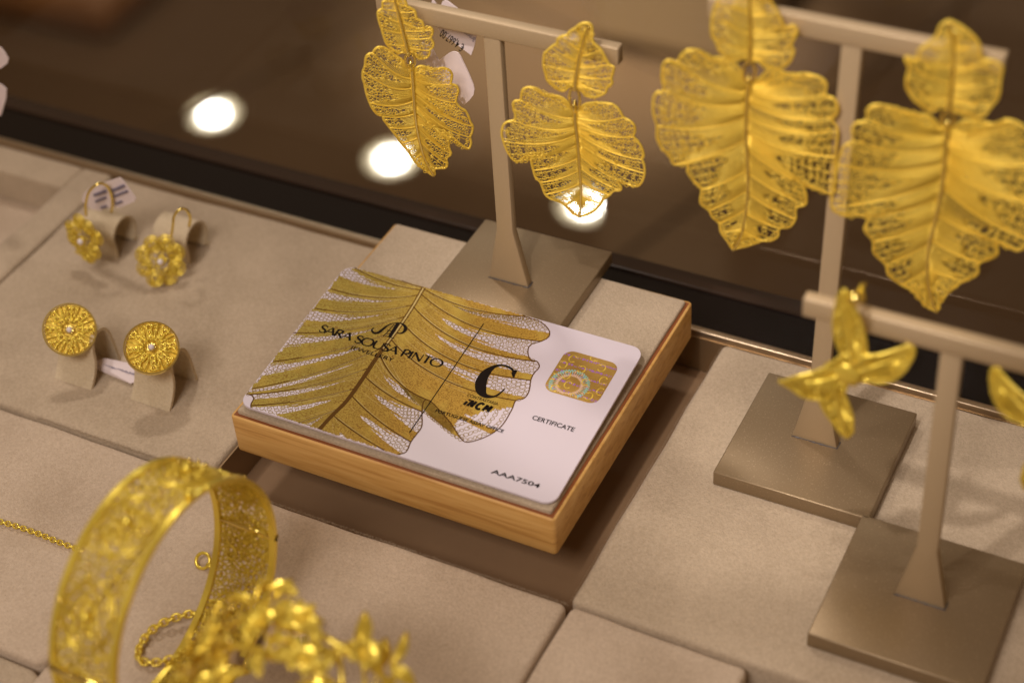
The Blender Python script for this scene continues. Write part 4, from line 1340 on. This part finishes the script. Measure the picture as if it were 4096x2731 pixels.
# ------------------------------------------------------------------ chains
def chain(label, pts, n, link=.85, wire=.2, name='gold_chain', mtl=None, aspect=.68):
    path = resample(smooth_line(pts, 6), n + 1)
    t = thing(name, label, 'chain', path[n // 2])
    me = MB(); off = np.array(t.matrix_world.translation) / MM
    me.ring(off, link, wire, np.array([1.0, 0, 0]), np.array([0, 1.0, 0]), 12, 5, link * aspect)
    l0 = me.build('link', mtl or GOLDY, t, smooth=True)
    for k in range(n):
        o = l0 if k == 0 else l0.copy()
        if k: COL.objects.link(o); o.parent = t
        d = Vector(path[k + 1] - path[k]); mid = (path[k] + path[k + 1]) / 2
        o.location = Vector((mid - off)) * MM
        q = d.to_track_quat('X', 'Z').to_matrix() @ Matrix.Rotation(math.radians(35 if k % 2 else -50), 3, 'X')
        o.rotation_euler = q.to_euler()
    return t


chain('thin gold chain lying on the rose-beige tray at the left frame edge', [at(x, y, z=-16.2) for x, y in ((-30, 1188), (0, 1197), (45, 1210), (90, 1226), (135, 1244), (185, 1263))], 25)
chain('gold link bracelet looped on the suede between the bangle and the leafy bangle',
      [at(x, y, z=z - 3) for x, y, z in ((470, 1405, -11), (430, 1410, -11), (385, 1424, -11.5), (350, 1445, -12), (325, 1475, -12.5), (316, 1508, -12.8), (335, 1520, -12.8), (372, 1518, -12.5), (410, 1505, -12.2), (440, 1480, -12), (470, 1462, -12))], 26, 1.15, .3, 'gold_bracelet')
t = thing('clasp_ring', 'small round gold spring clasp lying inside the wide bangle', 'clasp', at(468, 1288, z=-16))
c = at(466, 1287, z=-15.6); m = MB(); m.ring(c, 1.85, .42, np.array([1.0, 0, 0]), np.array([0, .75, .66]), 18, 6); m.build('ring', GOLDY, t, smooth=True)
m = MB(); m.tube([c + np.array([1.6, -.6, 0]), c + np.array([3.2, -.9, 0])], .55, 6); m.build('trigger', GOLDY, t, smooth=True)

# ------------------------------------------------------------------ wide filigree bangle
bg = thing('wide_bangle', 'wide openwork gold bangle standing upright at the lower left', 'bangle', (27.6, -65.4, -17))
BX0, BX1, BY, BZ, BR = 19.5, 35.7, -65.4, 11.8, 28.4
cyl = lambda x, a, d=0: np.array([x, BY + (BR + d) * math.cos(a), BZ + (BR + d) * math.sin(a)])
for xa in (BX0, BX1 - 1.5):
    m = MB(); N = 96; V = []
    for k in range(N):
        a = 2 * math.pi * k / N
        V += [cyl(xa, a, .55), cyl(xa + 1.5, a, .55), cyl(xa + 1.5, a, -.55), cyl(xa, a, -.55)]
    F = []
    for k in range(N):
        j = (k + 1) % N
        for s_ in range(4):
            F.append((4 * k + s_, 4 * j + s_, 4 * j + (s_ + 1) % 4, 4 * k + (s_ + 1) % 4))
    m.add(V, F); m.build('rim_band', GOLDY, bg, smooth='angle')
rr = random.Random(21)
fm = MB(); xm = (BX0 + BX1) / 2
NA = 136
for i in range(NA):
    for k in range(11):
        a = 2 * math.pi * (i + (.5 if k % 2 else 0)) / NA
        x = BX0 + 1.5 + (k + .5) * (BX1 - BX0 - 3) / 11
        r = rr.uniform(.45, .95)
        tg_ = np.array([0, -math.sin(a), math.cos(a)]); nr_ = np.array([0, math.cos(a), math.sin(a)])
        fm.ring(cyl(x + rr.uniform(-.4, .4), a + rr.uniform(-.014, .014), rr.uniform(-.2, .2)), r, .25, np.array([1.0, 0, 0]) + nr_ * rr.uniform(-.2, .2), tg_, 7, 3, r * rr.uniform(.7, 1), nr_)
fm.build('filigree_curls', GOLDY, bg, smooth=True, kind='stuff')
for q in range(9):
    a0 = 2 * math.pi * q / 9 + .35
    m = MB(); tg_ = np.array([0, -math.sin(a0), math.cos(a0)]); nr_ = np.array([0, math.cos(a0), math.sin(a0)])
    for sc_ in (6.0, 5.2):
        m.tube([cyl(xm + sc_ * math.cos(b), a0 + 1.25 * sc_ / BR * math.sin(b), .35) for b in np.linspace(0, 2 * math.pi, 33)[:-1]], .3, 5, True, nr_)
    for k in range(8):
        b = 2 * math.pi * k / 8
        cc = cyl(xm + 3 * math.cos(b), a0 + 3.4 / BR * math.sin(b), .4)
        m.ring(cc, 1.4, .24, np.array([1.0, 0, 0]), tg_, 12, 4, None, nr_)
        m.tube([cyl(xm, a0, .4), cc], .22, 4, False, nr_)
        m.sphere(cyl(xm + 3 * math.cos(b), a0 + 3.4 / BR * math.sin(b), .7), .55, 7, 5)
    m.sphere(cyl(xm, a0, .9), 1.2, 9, 6)
    m.build('rosette', GOLDY, bg, smooth=True)
m = MB()
for k in range(26):
    a0 = 2 * math.pi * k / 26; sg = 1 if k % 2 else -1; x0_ = xm + sg * 3.6
    th = np.linspace(0, 2.4 * math.pi, 26); rad = 2.5 * (1 - th / (3.0 * math.pi))
    m.tube([cyl(x0_ + r_ * math.cos(q) * sg, a0 + r_ * math.sin(q) / BR, -.35) for q, r_ in zip(th, rad)], .28, 4, False, (0, math.cos(a0), math.sin(a0)))
m.build('scrolls', GOLDY, bg, smooth=True)
m = MB()
for k in range(150):
    m.sphere(cyl(rr.uniform(BX0 + 1, BX1 - 1), rr.random() * 6.283, .75), rr.uniform(.3, .55), 7, 5)
m.build('sparkle_beads', GOLDP, bg, smooth=True, kind='stuff')  # polished beads added to give the bangle bokeh sparkles
for a0 in (math.radians(168), math.radians(-12)):
    m = MB(); m.tube([cyl(BX0, a0, .3), cyl(BX1, a0, .3)], .9, 8); m.build('hinge', GOLDP, bg, smooth=True)
m = MB(); m.sphere(cyl(BX1 - 1, math.radians(78), 1.2), 1.1, 8, 6); m.sphere(cyl(BX1 + .6, math.radians(70), 1.0), .9, 8, 6); m.build('clasp_knob', GOLDY, bg, smooth=True)

# ------------------------------------------------------------------ leafy openwork bangle (foreground, out of focus)
lb = thing('leafy_bangle', 'openwork gold bangle of leaves and blossoms out of focus at the bottom edge', 'bangle', (66, -75, -17))
rr = random.Random(8)
LC = np.array([70.5, -75.0, 8.6]); LR = 25.4
cp = lambda a, dr=0, dy=0: LC + np.array([(LR + dr) * math.cos(a), dy, (LR + dr) * math.sin(a)])
m = MB()
for dy in (-7.5, 0.0):
    m.tube([cp(a, 0, dy) for a in np.linspace(0, 2 * math.pi, 73)[:-1]], .75, 6, True, (0, 1, 0))
m.build('rim_wire', GOLDY, lb, smooth=True)
m = MB()
for k in range(30):
    a = 2 * math.pi * k / 30
    m.tube(smooth_line([cp(a, 0, -7.5), cp(a + .12, 1.2, -4), cp(a + .22, 0, 0)], 3), .5, 4, False, (0, 1, 0))
m.build('vine_wire', GOLDY, lb, smooth=True)


def petal_mesh(c, u, v, n, L, W, mb):
    """cupped pointed leaf with a raised midrib"""
    ts = np.linspace(0, 1, 7)
    V = []
    for t in ts:
        wd = W * math.sin(math.pi * min(1, t * .92 + .06)) ** .8
        ce_ = c + u * L * t + n * (.18 * L * math.sin(math.pi * t))
        V += [ce_ - v * wd + n * .15 * wd, ce_ + n * .0, ce_ + v * wd + n * .15 * wd]
    F = []
    for i in range(len(ts) - 1):
        for k in (0, 1): F.append((3 * i + k, 3 * i + k + 1, 3 * i + 4 + k, 3 * i + 3 + k))
    mb.add(V, F)
    mb.tube([c + u * L * t + n * (.18 * L * math.sin(math.pi * t) + .15) for t in ts], .28, 4, False, n)


for k in range(105):
    a = math.radians(rr.uniform(38, 165)) if k < 78 else math.radians(rr.uniform(165, 200))
    m = MB()
    c = cp(a, rr.uniform(-2.5, 2.0), rr.uniform(-15, 7))
    out = np.array([math.cos(a), 0, math.sin(a)]); ta = np.array([-math.sin(a), 0, math.cos(a)])
    ph = rr.random() * 6.28
    u = math.cos(ph) * ta + math.sin(ph) * np.array([0, 1.0, 0]) + out * rr.uniform(-.1, .35); u /= np.linalg.norm(u)
    n = out + np.array([rr.uniform(-.4, .4)] * 3); n -= u * (n @ u); n /= np.linalg.norm(n)
    petal_mesh(c, u, np.cross(n, u), n, rr.uniform(5, 8.5), rr.uniform(1.0, 1.9), m)
    m.build('leaf', GOLDY, lb, smooth=True)
for k, ad in enumerate((46, 62, 78, 94, 110, 126, 142, 160, 176)):
    a = math.radians(ad + rr.uniform(-4, 4)); dy = rr.uniform(-10, 2)
    m = MB(); c = cp(a, 1.8, dy)
    out = np.array([math.cos(a), -.3, math.sin(a)]); out /= np.linalg.norm(out)
    U = np.cross(out, [0, 1.0, 0]); U /= np.linalg.norm(U); V = np.cross(out, U)
    for q in range(6):
        b = 2 * math.pi * q / 6
        u = math.cos(b) * U + math.sin(b) * V + out * .35; u /= np.linalg.norm(u)
        n = out - u * (out @ u); n /= np.linalg.norm(n)
        petal_mesh(c, u, np.cross(n, u), n, 3.9, 1.3, m)
    m.sphere(c + out * .9, .8, 9, 6)
    m.build('blossom', GOLDY, lb, smooth=True)
for ad, dy in ((52, -3), (64, 1), (80, -9), (98, 3), (115, -8), (133, 2), (150, -6)):
    m = MB(); m.sphere(cp(math.radians(ad), 2.2, dy), .7, 9, 6); m.build('bead', GOLDP, lb, smooth=True)

# pendant box, plates and tag lying under the bangles
pb = thing('pendant_plate', 'square gold pendant with raised rim lying under the leafy bangle', 'pendant', at(520, 1465, z=-16))
Q = [at(*p, z=-14.5) for p in ((470, 1520), (560, 1535), (600, 1440), (520, 1395))]
m = MB(); m.add(np.r_[np.array(Q), np.array(Q) - [0, 0, 1.2]], [(0, 1, 2, 3), (7, 6, 5, 4)] + [(i, 4 + i, 4 + (i + 1) % 4, (i + 1) % 4) for i in range(4)]); m.build('plate', BRONZE, pb)
m = MB(); m.tube([q + np.array([0, 0, .3]) for q in Q], .7, 5, True); m.build('raised_rim', GOLDP, pb, smooth=True)
tg = thing('price_tag', 'white barcode tag glimpsed through the leafy bangle', 'price tag', at(690, 1450, z=-10))
q = np.array([at(*p, z=-12.5) for p in ((605, 1492), (622, 1420), (690, 1408), (728, 1425), (715, 1492), (650, 1508))])
m = MB(); m.add(np.r_[q, q - [0, 0, .3]], [(5, 4, 3, 2, 1, 0)[::-1], (6, 7, 8, 9, 10, 11)[::-1]] + [(i, (i + 1) % 6, 6 + (i + 1) % 6, 6 + i) for i in range(6)]); m.build('label', PAPER, tg)
m = MB()
for k in range(9):
    x = 658 + k * 5.2 + (k % 3); a, b = at(x, 1462, z=-12.1), at(x + 2, 1485, z=-12.1)
    m.tube([a, b], .10 + .09 * (k % 3), 3)
m.build('barcode', INK, tg)
O_ = at(655, 1450, z=-12.15); e1 = at(700, 1440, z=-12.15) - O_; L1 = np.linalg.norm(e1); e1 /= L1; e2 = np.cross([0, 0, 1.0], e1)
text_obj('2006', INK, tg, O_, e1, e2, 0, .2, L1, 1.6)
text_obj('202', INK, tg, O_, e1, e2, 0, 2.6, L1 * .8, 1.4)

for o in bpy.data.objects:
    if '_o' in o: del o['_o']
